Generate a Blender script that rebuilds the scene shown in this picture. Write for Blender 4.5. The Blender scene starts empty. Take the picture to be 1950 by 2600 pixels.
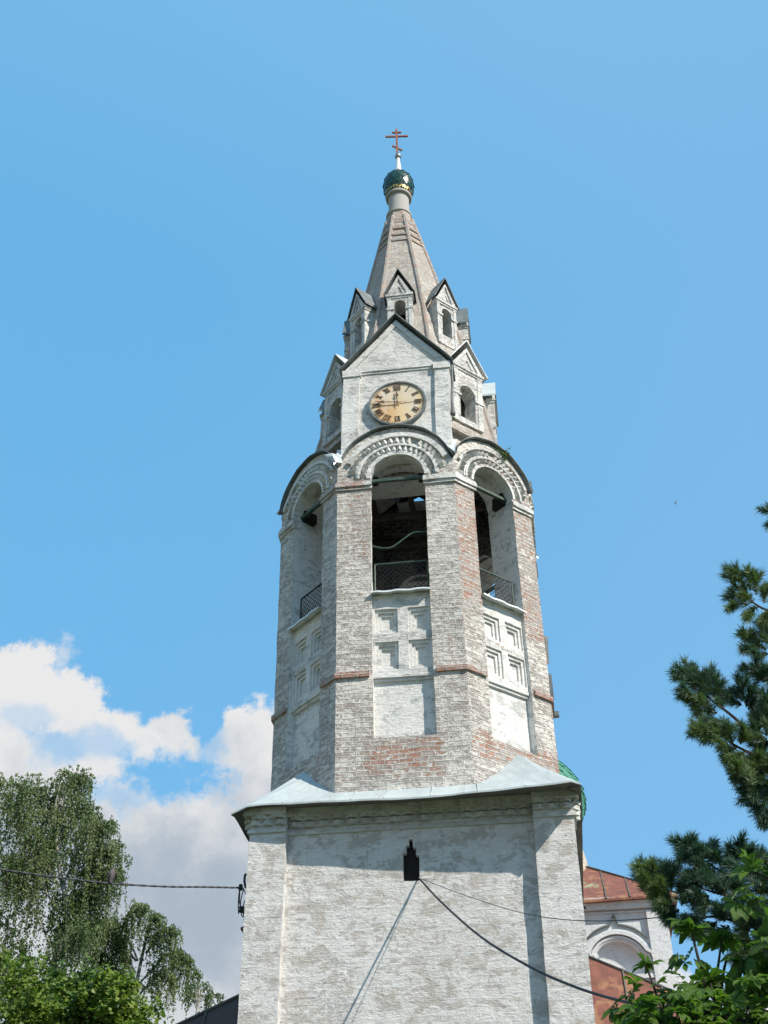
import bpy, bmesh, math, random
from mathutils import Vector, Matrix, noise
from mathutils.geometry import tessellate_polygon
random.seed(7)
PI = math.pi; R = math.radians
# ---------------------------------------------------------------- units
# everything is authored in tower units and brought to metres by W()
S = 0.65
def W(p): return Vector((p[0]*S, p[1]*S, (p[2]-1.6)*S + 1.6))
# ---------------------------------------------------------------- camera
CAMP = Vector((3.2185, -31.9745, 1.6)); FPX = 3041.66
YAW, PIT, ROL = 0.135115, 0.637513, -0.005371
fwd = Vector((-math.sin(YAW)*math.cos(PIT), math.cos(YAW)*math.cos(PIT), math.sin(PIT)))
rgt = Vector((math.cos(YAW), math.sin(YAW), 0)); upv = rgt.cross(fwd)
cr, sr_ = math.cos(ROL), math.sin(ROL)
r2 = cr*rgt + sr_*upv; u2 = -sr_*rgt + cr*upv
cd = bpy.data.cameras.new('camera'); cam = bpy.data.objects.new('camera', cd)
bpy.context.scene.collection.objects.link(cam)
m = Matrix((r2, u2, -fwd)).transposed().to_4x4(); m.translation = W(CAMP); cam.matrix_world = m
cd.sensor_fit = 'VERTICAL'; cd.sensor_height = 36; cd.lens = 36*FPX/2600; cd.clip_end = 3000; cd.clip_start = .05
bpy.context.scene.camera = cam
def at(px, py, Y):
    """point (tower units) on the plane y=Y along the sight line of a place in the view"""
    d = fwd + (px-975)/FPX*r2 - (py-1300)/FPX*u2
    return CAMP + d*((Y-CAMP.y)/d.y)
# ---------------------------------------------------------------- sun, sky, exposure
SUN_AZ, SUN_EL = R(123.5), R(42.0)          # azimuth clockwise from +Y
sd = Vector((math.sin(SUN_AZ)*math.cos(SUN_EL), math.cos(SUN_AZ)*math.cos(SUN_EL), math.sin(SUN_EL)))
sl = bpy.data.lights.new('sun', 'SUN'); sl.energy = 4.3; sl.angle = R(.55); sl.color = (1, .93, .83)
so = bpy.data.objects.new('sun', sl); bpy.context.scene.collection.objects.link(so)
sl.color = (1, .91, .79); so.rotation_euler = (-sd).to_track_quat('-Z', 'Y').to_euler(); so.location = (20, -20, 40)
sc = bpy.context.scene
sc.view_settings.view_transform = 'Standard'; sc.view_settings.look = 'None'; sc.view_settings.exposure = 0.5; sc.view_settings.gamma = 1
sc.cycles.max_bounces = 6; sc.cycles.transparent_max_bounces = 4
w = bpy.data.worlds.new("World"); sc.world = w; w.use_nodes = True
def build_world():
    nt = w.node_tree; N = nt.nodes; K = nt.links
    N.clear()
    out = N.new('ShaderNodeOutputWorld'); bg = N.new('ShaderNodeBackground'); bg.inputs[1].default_value = 0.13
    K.new(bg.outputs[0], out.inputs[0])
    sky = N.new('ShaderNodeTexSky'); sky.sky_type = 'NISHITA'; sky.sun_disc = False
    sky.sun_elevation = SUN_EL; sky.sun_rotation = SUN_AZ; sky.air_density = 1.0; sky.dust_density = .6; sky.ozone_density = 1.4
    tc = N.new('ShaderNodeTexCoord'); V = tc.outputs['Generated']
    def M(op, a, b=None, c=None):
        n = N.new('ShaderNodeMath'); n.operation = op
        for i, x in enumerate((a, b, c)):
            if x is None: continue
            if isinstance(x, (int, float)): n.inputs[i].default_value = x
            else: K.new(x, n.inputs[i])
        return n.outputs[0]
    def mix(f, a, b):
        n = N.new('ShaderNodeMix'); n.data_type = 'RGBA'
        for s_, x in ((0, f), (6, a), (7, b)):
            if isinstance(x, (int, float)): n.inputs[s_].default_value = x
            elif isinstance(x, tuple): n.inputs[s_].default_value = (*x, 1)
            else: K.new(x, n.inputs[s_])
        return n.outputs[2]
    def nz(scale, detail, rough=.55, off=0, dist=0):
        mp = N.new('ShaderNodeMapping'); K.new(V, mp.inputs[0]); mp.inputs['Location'].default_value = (off, off*.7, 0)
        n = N.new('ShaderNodeTexNoise'); n.inputs['Scale'].default_value = scale; n.inputs['Detail'].default_value = detail
        n.inputs['Roughness'].default_value = rough; n.inputs['Distortion'].default_value = dist
        K.new(mp.outputs[0], n.inputs['Vector']); return n.outputs[0]
    def sstep(x, a, b):
        n = N.new('ShaderNodeMapRange'); n.interpolation_type = 'SMOOTHSTEP'; K.new(x, n.inputs[0])
        n.inputs[1].default_value = a; n.inputs[2].default_value = b; return n.outputs[0]
    sp = N.new('ShaderNodeSeparateXYZ'); K.new(V, sp.inputs[0])
    az = M('MULTIPLY', M('ARCTAN2', sp.outputs[0], sp.outputs[1]), 57.2958)
    el = M('MULTIPLY', M('ARCSINE', sp.outputs[2]), 57.2958)
    # height of the cloud tops over azimuth
    fc = N.new('ShaderNodeFloatCurve'); K.new(M('DIVIDE', M('ADD', az, 60), 80), fc.inputs[1]); fc.inputs[0].default_value = 1
    pts = [(-60, 27), (-45, 27.5), (-34, 28), (-30, 28.3), (-28, 28.4), (-27, 28.7), (-26, 28.6), (-25.3, 28.35), (-24, 27.95), (-22.8, 27.5), (-21.1, 26.7), (-20.2, 26.3),
           (-19.3, 26.75), (-18.3, 26.9), (-17.5, 26.4), (-17.0, 25.7), (-16.5, 26.3), (-15.9, 27.2), (-15, 27.35), (-13.5, 27.3), (-9, 26.5), (-5, 23), (0, 17.5), (4, 15.6), (7, 15.2), (9, 14.2), (14, 12), (20, 11)]
    cv = fc.mapping.curves[0]
    for i, (a, e) in enumerate(pts):
        x, y = (a+60)/80, e/40
        if i < 2: cv.points[0 if i == 0 else 1].location = (x, y)
        else: cv.points.new(x, y)
    fc.mapping.update()
    top = M('MULTIPLY', fc.outputs[0], 40)
    n1 = nz(15, 9, .62); n2 = nz(38, 8, .65, 3); n3 = nz(7, 7, .6, 9); n4 = nz(90, 6, .7, 5)
    edge = M('SUBTRACT', top, el)                                    # >0 below the tops
    edge = M('ADD', edge, M('MULTIPLY', M('SUBTRACT', n1, .5), 3.6))
    edge = M('ADD', edge, M('MULTIPLY', M('SUBTRACT', n2, .5), 2.4))
    edge = M('ADD', edge, M('MULTIPLY', M('SUBTRACT', n4, .5), 1.1))
    mask = sstep(edge, -.12, .6)
    for (a0, e0, ra, re, k) in ((-18.7, 23.7, 2.6, 1.1, 1.05), (-22.6, 24.9, 2.6, .9, .5), (-25.8, 25.7, 1.5, .7, .35), (-20.6, 22.7, 1.7, .9, .55), (-16.7, 25.2, .8, 1.2, .6), (-24.4, 24.6, 1.4, .8, .3), (7.5, 14.8, 1.1, 1.4, .8)):
        dx = M('DIVIDE', M('SUBTRACT', az, a0), ra); dy = M('DIVIDE', M('SUBTRACT', el, e0), re)
        d = M('SQRT', M('ADD', M('MULTIPLY', dx, dx), M('MULTIPLY', dy, dy)))
        d = M('ADD', d, M('MULTIPLY', M('SUBTRACT', n1, .5), 3.2)); d = M('ADD', d, M('MULTIPLY', M('SUBTRACT', n2, .5), 2.4))
        h = M('MULTIPLY', M('SUBTRACT', 1, sstep(d, .3, 1.25)), k)
        mask = M('MULTIPLY', mask, M('SUBTRACT', 1, M('MINIMUM', h, 1)))
    # small puff above the tops
    dx = M('DIVIDE', M('SUBTRACT', az, -24.95), .7); dy = M('DIVIDE', M('SUBTRACT', el, 28.85), .7)
    d = M('SQRT', M('ADD', M('MULTIPLY', dx, dx), M('MULTIPLY', dy, dy)))
    d = M('ADD', d, M('MULTIPLY', M('SUBTRACT', n2, .5), 4.5)); d = M('ADD', d, M('MULTIPLY', M('SUBTRACT', n4, .5), 2))
    mask = M('MAXIMUM', mask, M('MULTIPLY', M('SUBTRACT', 1, sstep(d, .1, 1.5)), .6))
    mask = M('MULTIPLY', mask, .97)
    # cloud brightness: lit tops, grey bellies
    sh = M('ADD', M('MULTIPLY', sstep(edge, 0, 8), .5), M('MULTIPLY', sstep(n3, .38, .66), .52))
    sh = M('ADD', sh, M('MULTIPLY', M('SUBTRACT', n2, .5), .5)); 
    gd = M('SQRT', M('ADD', M('POWER', M('DIVIDE', M('SUBTRACT', az, -16.3), 4.0), 2), M('POWER', M('DIVIDE', M('SUBTRACT', el, 17.5), 3.2), 2)))
    sh = M('ADD', sh, M('MULTIPLY', M('SUBTRACT', 1, sstep(gd, .1, 1.1)), .45))
    cl = mix(sstep(sh, .05, 1.15), (4.6, 4.55, 4.5), (2.25, 2.62, 3.05))
    hue = N.new('ShaderNodeMix'); hue.data_type = 'RGBA'; hue.blend_type = 'MULTIPLY'; hue.inputs[0].default_value = 1
    K.new(sky.outputs[0], hue.inputs[6]); hue.inputs[7].default_value = (*SKYTINT, 1)
    gr = M('ADD', M('MULTIPLY', sstep(az, -28, 22), .55), M('MULTIPLY', sstep(el, 62, 12), .25))
    base = mix(.82, hue.outputs[2], mix(gr, SKYFLAT, (1.30, 2.98, 4.85)))
    base = mix(M('MULTIPLY', sstep(el, 45, 62), .35), base, (1.5, 3.05, 4.6))
    K.new(mix(mask, base, cl), bg.inputs[0])
SKYTINT = (1.0, 1.0, 1.0); SKYFLAT = (.80, 2.74, 4.75)
build_world()
C = bpy.data.collections.new('scene'); sc.collection.children.link(C)

# ---------------------------------------------------------------- materials
MATS = {}
class NT:
    def __init__(s, name):
        s.m = bpy.data.materials.new(name); s.m.use_nodes = True; s.t = s.m.node_tree; s.N = s.t.nodes; s.K = s.t.links
        s.b = s.N['Principled BSDF']; s.out = s.N['Material Output']; MATS[name] = s.m
    def put(s, x, sock):
        if isinstance(x, (int, float)): sock.default_value = x
        elif isinstance(x, tuple): sock.default_value = (*x, 1) if len(x) == 3 and sock.type == 'RGBA' else x
        else: s.K.new(x, sock)
    def math(s, op, a, b=None, c=None, clamp=False):
        n = s.N.new('ShaderNodeMath'); n.operation = op; n.use_clamp = clamp
        for i, x in enumerate((a, b, c)):
            if x is not None: s.put(x, n.inputs[i])
        return n.outputs[0]
    def mix(s, f, a, b, mode='MIX'):
        n = s.N.new('ShaderNodeMix'); n.data_type = 'RGBA'; n.blend_type = mode
        s.put(f, n.inputs[0]); s.put(a, n.inputs[6]); s.put(b, n.inputs[7]); return n.outputs[2]
    def ss(s, x, a, b, lo=0, hi=1):
        n = s.N.new('ShaderNodeMapRange'); n.interpolation_type = 'SMOOTHSTEP'; s.put(x, n.inputs[0])
        n.inputs[1].default_value = a; n.inputs[2].default_value = b; n.inputs[3].default_value = lo; n.inputs[4].default_value = hi; return n.outputs[0]
    def coord(s, kind='UV', scale=(1, 1, 1), loc=(0, 0, 0)):
        tc = s.N.new('ShaderNodeTexCoord'); mp = s.N.new('ShaderNodeMapping'); s.K.new(tc.outputs[kind], mp.inputs[0])
        mp.inputs['Scale'].default_value = scale; mp.inputs['Location'].default_value = loc; return mp.outputs[0]
    def noise(s, vec, scale, detail=4, rough=.55, dist=0):
        n = s.N.new('ShaderNodeTexNoise'); s.put(vec, n.inputs['Vector']); n.inputs['Scale'].default_value = scale
        n.inputs['Detail'].default_value = detail; n.inputs['Roughness'].default_value = rough; n.inputs['Distortion'].default_value = dist
        return n.outputs[0]
    def bump(s, h, strength=.5, dist=.02):
        n = s.N.new('ShaderNodeBump'); n.inputs['Strength'].default_value = strength; n.inputs['Distance'].default_value = dist
        s.put(h, n.inputs['Height']); s.K.new(n.outputs[0], s.b.inputs['Normal'])
def simple(name, col, rough=.6, metal=0, var=.25, scale=3, bump=0, kind='Object', col2=None):
    t = NT(name); v = t.coord(kind); n = t.noise(v, scale, 6, .6)
    c2 = col2 or tuple(c*(1-var) for c in col)
    t.put(t.mix(t.ss(n, .38, .62), col, c2), t.b.inputs['Base Color']); t.b.inputs['Roughness'].default_value = rough; t.b.inputs['Metallic'].default_value = metal
    if bump: t.bump(t.noise(v, scale*6, 5, .6), .6, bump)
    return t.m
def masonry(name, cover=.5, thin=.5, white=(.72, .72, .69), grey=(.44, .45, .45), brick=(.36, .13, .08), brick2=(.44, .24, .17), dull=(.37, .34, .315), dull2=(.45, .42, .39), greyamt=.5, bs=1.0, relief=1.0, joint=1.0, stain=.25, seed=0, red=0.0, wash=None, speck=1.0):
    """old lime-washed brickwork: thick wash in patches, thin flaking wash, weathered brick, bare red brick; 'wear' on the mesh bares it"""
    t = NT(name)
    uv = t.coord('UV', loc=(seed*3.7, seed*1.3, 0))
    def cnoise(sc_): 
        n = t.N.new('ShaderNodeTexNoise'); t.put(uv, n.inputs['Vector']); n.inputs['Scale'].default_value = sc_; n.inputs['Detail'].default_value = 3; return n.outputs['Color']
    def madd(c, k, v):
        w_ = t.N.new('ShaderNodeVectorMath'); w_.operation = 'MULTIPLY_ADD'; t.K.new(c, w_.inputs[0]); w_.inputs[1].default_value = k; t.put(v, w_.inputs[2]); return w_.outputs[0]
    wv = madd(cnoise(1.3), (.10, .12, 0), uv); wv = madd(cnoise(7), (.05, .045, 0), wv)
    br = t.N.new('ShaderNodeTexBrick'); t.K.new(wv, br.inputs['Vector'])
    br.inputs['Scale'].default_value = 1; br.inputs['Brick Width'].default_value = .40*bs; br.inputs['Row Height'].default_value = .150*bs
    br.inputs['Mortar Size'].default_value = .020*bs; br.inputs['Mortar Smooth'].default_value = .6; br.inputs['Bias'].default_value = 0
    br.inputs['Color1'].default_value = (0, 0, 0, 1); br.inputs['Color2'].default_value = (1, 1, 1, 1); br.inputs['Mortar'].default_value = (.5, .5, .5, 1)
    mort = br.outputs['Fac']; bid = br.outputs['Color']
    at_ = t.N.new('ShaderNodeAttribute'); at_.attribute_name = 'wear'; wear = at_.outputs['Fac']
    uvh = t.coord('UV', scale=(.70, 1.2, 1), loc=(seed*1.7, seed*2.3, 0))   # features run along the courses
    nA = t.noise(uv, .75, 8, .62); nB = t.noise(uvh, 3.0, 9, .72, .5); nC = t.noise(uvh, 10, 7, .75, .3); nD = t.noise(uv, 34, 4, .7); nE = t.noise(uvh, 4.6, 8, .74, .8)
    a = t.math('ADD', t.math('MULTIPLY', nA, .45), t.math('MULTIPLY', nB, .55))
    a = t.math('ADD', a, cover-.5); a = t.math('SUBTRACT', a, t.math('MULTIPLY', wear, .62))
    a = t.math('ADD', a, t.math('MULTIPLY', t.math('SUBTRACT', nC, .5), .22)); a = t.math('ADD', a, t.math('MULTIPLY', t.math('SUBTRACT', mort, .5), .035*joint))
    thick = t.ss(a, .488, .512)
    b = t.math('ADD', t.math('MULTIPLY', nC, .55), t.math('MULTIPLY', t.noise(wv, 6.5, 6, .72), .45))
    b = t.math('ADD', b, thin-.5); b = t.math('ADD', b, t.math('MULTIPLY', t.math('SUBTRACT', bid, .5), .09))
    b = t.math('SUBTRACT', b, t.math('MULTIPLY', wear, .20)); b = t.math('ADD', b, t.math('MULTIPLY', mort, .10*joint))
    flake = t.ss(b, .475, .53)
    redf = t.math('ADD', t.math('ADD', wear, red), t.math('ADD', t.math('MULTIPLY', t.math('SUBTRACT', nE, .5), 1.9), t.math('MULTIPLY', t.math('SUBTRACT', bid, .5), .95)))
    redf = t.ss(redf, .36, .42)
    bc = t.mix(bid, brick, brick2); dl = t.mix(nC, dull, dull2); dl = t.mix(t.math('MULTIPLY', bid, .5), dl, tuple(c*.78 for c in dull))
    mc = t.mix(redf, dl, bc); mc = t.mix(t.ss(mort, .25, .9), mc, t.mix(t.math('MULTIPLY', wear, .8), (.60, .585, .55), (.45, .38, .33)))
    g = t.math('ADD', t.math('MULTIPLY', nB, .45), t.math('MULTIPLY', t.noise(uvh, 1.6, 10, .75, .6), .55))
    gm = t.ss(t.math('ADD', g, greyamt-.5), .485, .515)
    lay = t.mix(gm, white, grey)
    lay = t.mix(t.math('MULTIPLY', t.ss(nC, .38, .66), .55), lay, t.mix(gm, tuple(c*.74 for c in white), tuple(c*.86 for c in grey)))
    lay = t.mix(t.math('MULTIPLY', t.ss(nE, .52, .60), .6), lay, wash or tuple(c*.88+.02 for c in white))
    thn = t.mix(t.math('MULTIPLY', gm, .7), tuple(c*.86 for c in white), tuple(c*.95 for c in grey))
    film = t.ss(t.noise(uvh, 7.5, 8, .8, 1.0), .44, .60); mc = t.mix(t.math('MULTIPLY', film, .42), mc, (.66, .645, .615))
    col = t.mix(flake, mc, thn); col = t.mix(thick, col, lay)
    big = t.noise(uv, .33, 5, .6); col = t.mix(t.math('MULTIPLY', t.ss(big, .46, .64), .16), col, (.36, .345, .315)); col = t.mix(t.math('MULTIPLY', t.ss(nE, .57, .66), .5*speck), col, (.20, .19, .175))
    vs = t.coord('UV', scale=(3.2, .35, 1), loc=(seed, 0, 0)); st = t.noise(vs, 1.6, 6, .65)
    col = t.mix(t.math('MULTIPLY', t.ss(st, .50, .70), stain), col, (.27, .265, .24))
    t.put(col, t.b.inputs['Base Color']); t.b.inputs['Roughness'].default_value = .93; t.b.inputs['Specular IOR Level'].default_value = .15
    h = t.math('MULTIPLY', t.math('MULTIPLY', t.math('SUBTRACT', 1, mort), t.math('SUBTRACT', 1, t.math('MULTIPLY', thick, .65))), joint)
    h = t.math('ADD', h, t.math('MULTIPLY', thick, .6)); h = t.math('ADD', h, t.math('MULTIPLY', flake, .3))
    h = t.math('ADD', h, t.math('MULTIPLY', gm, -.22)); h = t.math('ADD', h, t.math('MULTIPLY', nC, 1.3)); h = t.math('ADD', h, t.math('MULTIPLY', nB, 1.6))
    h = t.math('ADD', h, t.math('MULTIPLY', nD, .3))
    t.bump(h, .95, .024*relief)
    return t.m
masonry('limewash_base', cover=.66, thin=.70, greyamt=.47, white=(.75, .745, .73), grey=(.53, .50, .465), wash=(.64, .62, .595), relief=.9, joint=.30, seed=1, stain=.16, speck=.35, dull=(.44, .40, .37), dull2=(.5, .47, .44), bs=1.1)
masonry('limewash_brick', cover=.52, thin=.555, greyamt=.45, grey=(.45, .43, .405), white=(.82, .79, .735), dull=(.36, .31, .28), dull2=(.46, .40, .365), bs=.92, brick=(.37, .14, .085), brick2=(.43, .24, .165), seed=2, stain=.14, relief=1.1)
masonry('limewash_trim', cover=.64, thin=.58, greyamt=.46, speck=.45, grey=(.49, .50, .495), white=(.79, .785, .755), wash=(.68, .675, .65), seed=3, stain=.16, relief=.7, joint=.4, red=.05)
masonry('limewash_frieze', cover=.74, thin=.66, greyamt=.50, white=(.68, .70, .68), grey=(.50, .51, .485), wash=(.6, .615, .59), seed=5, stain=.6, relief=.35, joint=0)
masonry('tent_brick', cover=.49, thin=.55, greyamt=.50, white=(.74, .69, .62), grey=(.52, .47, .42), brick=(.44, .24, .17), brick2=(.50, .36, .28), dull=(.46, .39, .34), dull2=(.53, .45, .40), red=.12, seed=4, stain=.2, bs=.8)
masonry('rib_brick', cover=.40, thin=.47, greyamt=.5, white=(.62, .58, .52), grey=(.46, .41, .36), brick=(.45, .23, .15), brick2=(.5, .34, .26), seed=6, bs=.8, red=.10)
masonry('bare_brick', cover=.14, thin=.36, brick=(.34, .12, .08), brick2=(.42, .21, .15), seed=7, red=.28)
masonry('church_wash', cover=.74, thin=.70, greyamt=.40, white=(.70, .74, .76), grey=(.58, .61, .62), wash=(.66, .69, .70), seed=8, stain=.12, relief=.5, joint=.3)
masonry('drum_wash', cover=.45, thin=.60, greyamt=.35, white=(.72, .62, .52), grey=(.62, .50, .42), brick=(.5, .3, .22), seed=9, stain=.12)
masonry('plaster_in', cover=.75, thin=.6, greyamt=.55, white=(.52, .48, .42), grey=(.42, .39, .34), seed=10, stain=.3, relief=.6)
masonry('dim_brick', cover=.3, thin=.35, white=(.09, .08, .07), grey=(.06, .055, .05), dull=(.05, .043, .038), dull2=(.065, .055, .048), brick=(.05, .03, .02), brick2=(.06, .04, .03), seed=12, stain=.4)  # brick colour lowered to paint in the darkness inside belfry and spire
masonry('cement_drum', cover=.8, thin=.7, greyamt=.6, white=(.56, .55, .51), grey=(.42, .41, .385), seed=13, stain=.3, relief=.4, joint=0)
def tin(name, c1, c2, rough=.45, metal=.35, seam=0, bump=.006):
    t = NT(name); v = t.coord('Object'); n = t.noise(v, 1.5, 6, .6); n2 = t.noise(v, 9, 5, .6)
    col = t.mix(t.ss(t.math('ADD', t.math('MULTIPLY', n, .7), t.math('MULTIPLY', n2, .3)), .4, .62), c1, c2)
    vs = t.coord('Object', scale=(2.6, .5, .5)); col = t.mix(t.math('MULTIPLY', t.ss(t.noise(vs, 2.4, 7, .7), .54, .70), .45), col, (.27, .25, .22)); col = t.mix(t.math('MULTIPLY', t.ss(t.noise(v, 5, 8, .75), .62, .70), .5), col, (.30, .17, .10))
    t.put(col, t.b.inputs['Base Color']); t.b.inputs['Metallic'].default_value = metal
    t.put(t.ss(n2, .3, .7, rough-.08, rough+.15), t.b.inputs['Roughness']); t.bump(t.noise(v, 2.6, 3, .5), .5, .03); return t.m
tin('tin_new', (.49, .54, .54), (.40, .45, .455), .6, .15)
tin('tin_white', (.78, .80, .80), (.66, .70, .72), .4, .2)
tin('tin_dark', (.20, .225, .225), (.10, .115, .115), .6, .2)
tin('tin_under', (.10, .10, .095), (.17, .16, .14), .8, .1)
def rustroof():
    t = NT('rusty_sheet'); v = t.coord('Object', scale=(1, 1, 1)); n = t.noise(v, .9, 8, .65); n2 = t.noise(v, 5, 7, .7)
    rust = t.mix(t.ss(n2, .35, .65), (.24, .088, .06), (.15, .06, .045)); rust = t.mix(t.ss(t.noise(v, 2.6, 8, .7), .52, .60), rust, (.30, .15, .08))
    old = t.mix(t.ss(n2, .4, .6), (.30, .31, .16), (.26, .36, .26))
    f = t.ss(t.math('ADD', t.math('MULTIPLY', n, .6), t.math('MULTIPLY', n2, .4)), .56, .60)
    t.put(t.mix(f, rust, old), t.b.inputs['Base Color']); t.b.inputs['Roughness'].default_value = .8; t.bump(n2, .5, .01)
rustroof()
simple('shaded_old_sheet', (.055, .065, .06), .75, .1, .4, 2, .01, col2=(.09, .06, .05))  # old greenish sheet with the tower's shadow painted into its colour
simple('green_paint', (.02, .065, .045), .6, 0, .5, 6, .004, col2=(.06, .09, .07))
simple('black_iron', (.02, .022, .022), .6, .2, .3, 6)
simple('cable_rubber', (.03, .035, .045), .7, 0, .3, 8)
simple('rope_fibre', (.26, .265, .27), .9, 0, .4, 20)
simple('old_wood', (.05, .04, .032), .9, 0, .5, 4, .02)
simple('cross_copper', (.37, .15, .10), .5, .2, .35, 8)
simple('gold_leaf', (.62, .44, .14), .4, .7, .6, 16, col2=(.03, .03, .025))
simple('steel_ball', (.45, .45, .44), .28, .9, .3, 5)
simple('dark_inside', (.012, .011, .010), .95, 0, .3, 3)
simple('ground_grass', (.055, .09, .025), .95, 0, .4, .7, .03, col2=(.09, .08, .04))
simple('gravel', (.28, .26, .23), .95, 0, .3, 4, .02)
simple('plume_dark', (.04, .035, .045), .8, 0, .5, 30, .004, col2=(.12, .10, .10))
simple('dial_paint', (.66, .52, .33), .55, 0, .3, 2.2, col2=(.50, .26, .10))
simple('numeral_paint', (.055, .035, .02), .6, 0, .4, 9, col2=(.13, .08, .045))
def dial():
    t = NT('dial_face'); v = t.coord('Object', scale=(1, 1, .35)); n = t.noise(v, 3.2, 6, .6); n2 = t.noise(v, 1.6, 4, .5); n3 = t.noise(t.coord('Object'), 9, 6, .7)
    sx = t.N.new('ShaderNodeSeparateXYZ'); tcx = t.N.new('ShaderNodeTexCoord'); t.K.new(tcx.outputs['Object'], sx.inputs[0])
    left = t.ss(sx.outputs[0], .25, -.5)                             # rust has run over the left half of the plate
    c = t.mix(t.ss(n2, .38, .62), (.66, .60, .48), (.72, .54, .30))
    c = t.mix(t.math('MULTIPLY', t.ss(n, .36, .6), left), c, (.62, .33, .12))
    c = t.mix(t.math('MULTIPLY', t.ss(n3, .52, .7), .7), c, (.42, .24, .10))
    t.put(c, t.b.inputs['Base Color']); t.b.inputs['Roughness'].default_value = .55
dial()
def domegreen(name, c1, c2, rough=.3):
    t = NT(name); g = t.N.new('ShaderNodeNewGeometry'); n = t.noise(t.coord('Object'), 6, 4)
    c = t.mix(g.outputs['Random Per Island'], c1, c2); c = t.mix(t.math('MULTIPLY', t.ss(n, .4, .7), .4), c, tuple(x*.6 for x in c1))
    t.put(c, t.b.inputs['Base Color']); t.b.inputs['Roughness'].default_value = rough; t.b.inputs['Metallic'].default_value = .1; t.bump(n, .4, .01)
domegreen('dome_dark_green', (.006, .032, .024), (.015, .06, .044), .30)
domegreen('dome_light_green', (.07, .27, .18), (.045, .19, .125), .55)
def leafmat(name, c1, c2, trans=.35, rough=.5, c3=None, veins=False, spec=.4):
    t = NT(name); g = t.N.new('ShaderNodeNewGeometry'); c = t.mix(g.outputs['Random Per Island'], c1, c2)
    if c3: c = t.mix(t.ss(t.noise(t.coord('Object'), .9, 3), .48, .62), c, c3)
    t.put(c, t.b.inputs['Base Color']); t.b.inputs['Roughness'].default_value = rough; t.b.inputs['Specular IOR Level'].default_value = spec
    if veins:
        wv = t.N.new('ShaderNodeTexWave'); t.put(t.coord('UV'), wv.inputs['Vector']); wv.inputs['Scale'].default_value = 2.2; wv.bands_direction = 'DIAGONAL'; t.bump(wv.outputs['Fac'], .6, .012)
    tr = t.N.new('ShaderNodeBsdfTranslucent'); t.put(t.mix(1, c, (1.25, 1.5, .7), 'MULTIPLY'), tr.inputs[0])
    mx = t.N.new('ShaderNodeMixShader'); mx.inputs[0].default_value = trans
    t.K.new(t.b.outputs[0], mx.inputs[1]); t.K.new(tr.outputs[0], mx.inputs[2]); t.K.new(mx.outputs[0], t.out.inputs[0])
leafmat('birch_leaf', (.13, .19, .065), (.06, .10, .035), .34, .5, (.17, .21, .085))
leafmat('linden_leaf', (.095, .175, .028), (.035, .075, .015), .34, .5, (.17, .24, .04))
leafmat('chestnut_leaf', (.10, .20, .028), (.03, .075, .015), .36, .42, (.12, .22, .03), veins=True)
leafmat('pine_needle', (.045, .10, .075), (.075, .14, .085), .2, .45, (.12, .18, .065))
leafmat('weed_leaf', (.10, .17, .05), (.07, .12, .04), .3)
simple('birch_bark', (.42, .40, .36), .8, 0, .6, 3, .01, col2=(.10, .09, .08))
simple('dark_bark', (.06, .045, .035), .9, 0, .4, 8, .02)
simple('green_stem', (.16, .17, .06), .6, 0, .3, 8)

# ---------------------------------------------------------------- mesh helpers
T8 = 0.449
def lerp_tab(tab, x):
    if x <= tab[0][0]: return tab[0][1]
    for (a, b), (c, d) in zip(tab, tab[1:]):
        if x <= c: return b+(d-b)*(x-a)/(c-a)
    return tab[-1][1]
BULGE = [(24, 0), (27, .03), (29, .10), (33, .15), (36, .11), (40, .04), (42, 0), (99, 0)]
def lean(p):
    """the tower above the square base stands a little off the base and leans"""
    z = p[2]
    if z < 13.6: return Vector(p)
    return Vector((p[0]-.117-.01263*(z-13.67)+lerp_tab(BULGE, z), p[1], z))
def fr(phi, p):
    """local (u, d, z) of the face whose outward normal is turned phi from -Y -> tower frame"""
    c, s = math.cos(phi), math.sin(phi); u, d, z = p
    return Vector((s*d + c*u, -c*d + s*u, z))
def wob(p, a):
    q = Vector(p)*1.7; n = noise.noise_vector(q); n2 = noise.noise_vector(Vector(p)*6.0 + Vector((9, 3, 1)))
    return Vector(p) + (n*.6 + n2*.5)*a
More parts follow.
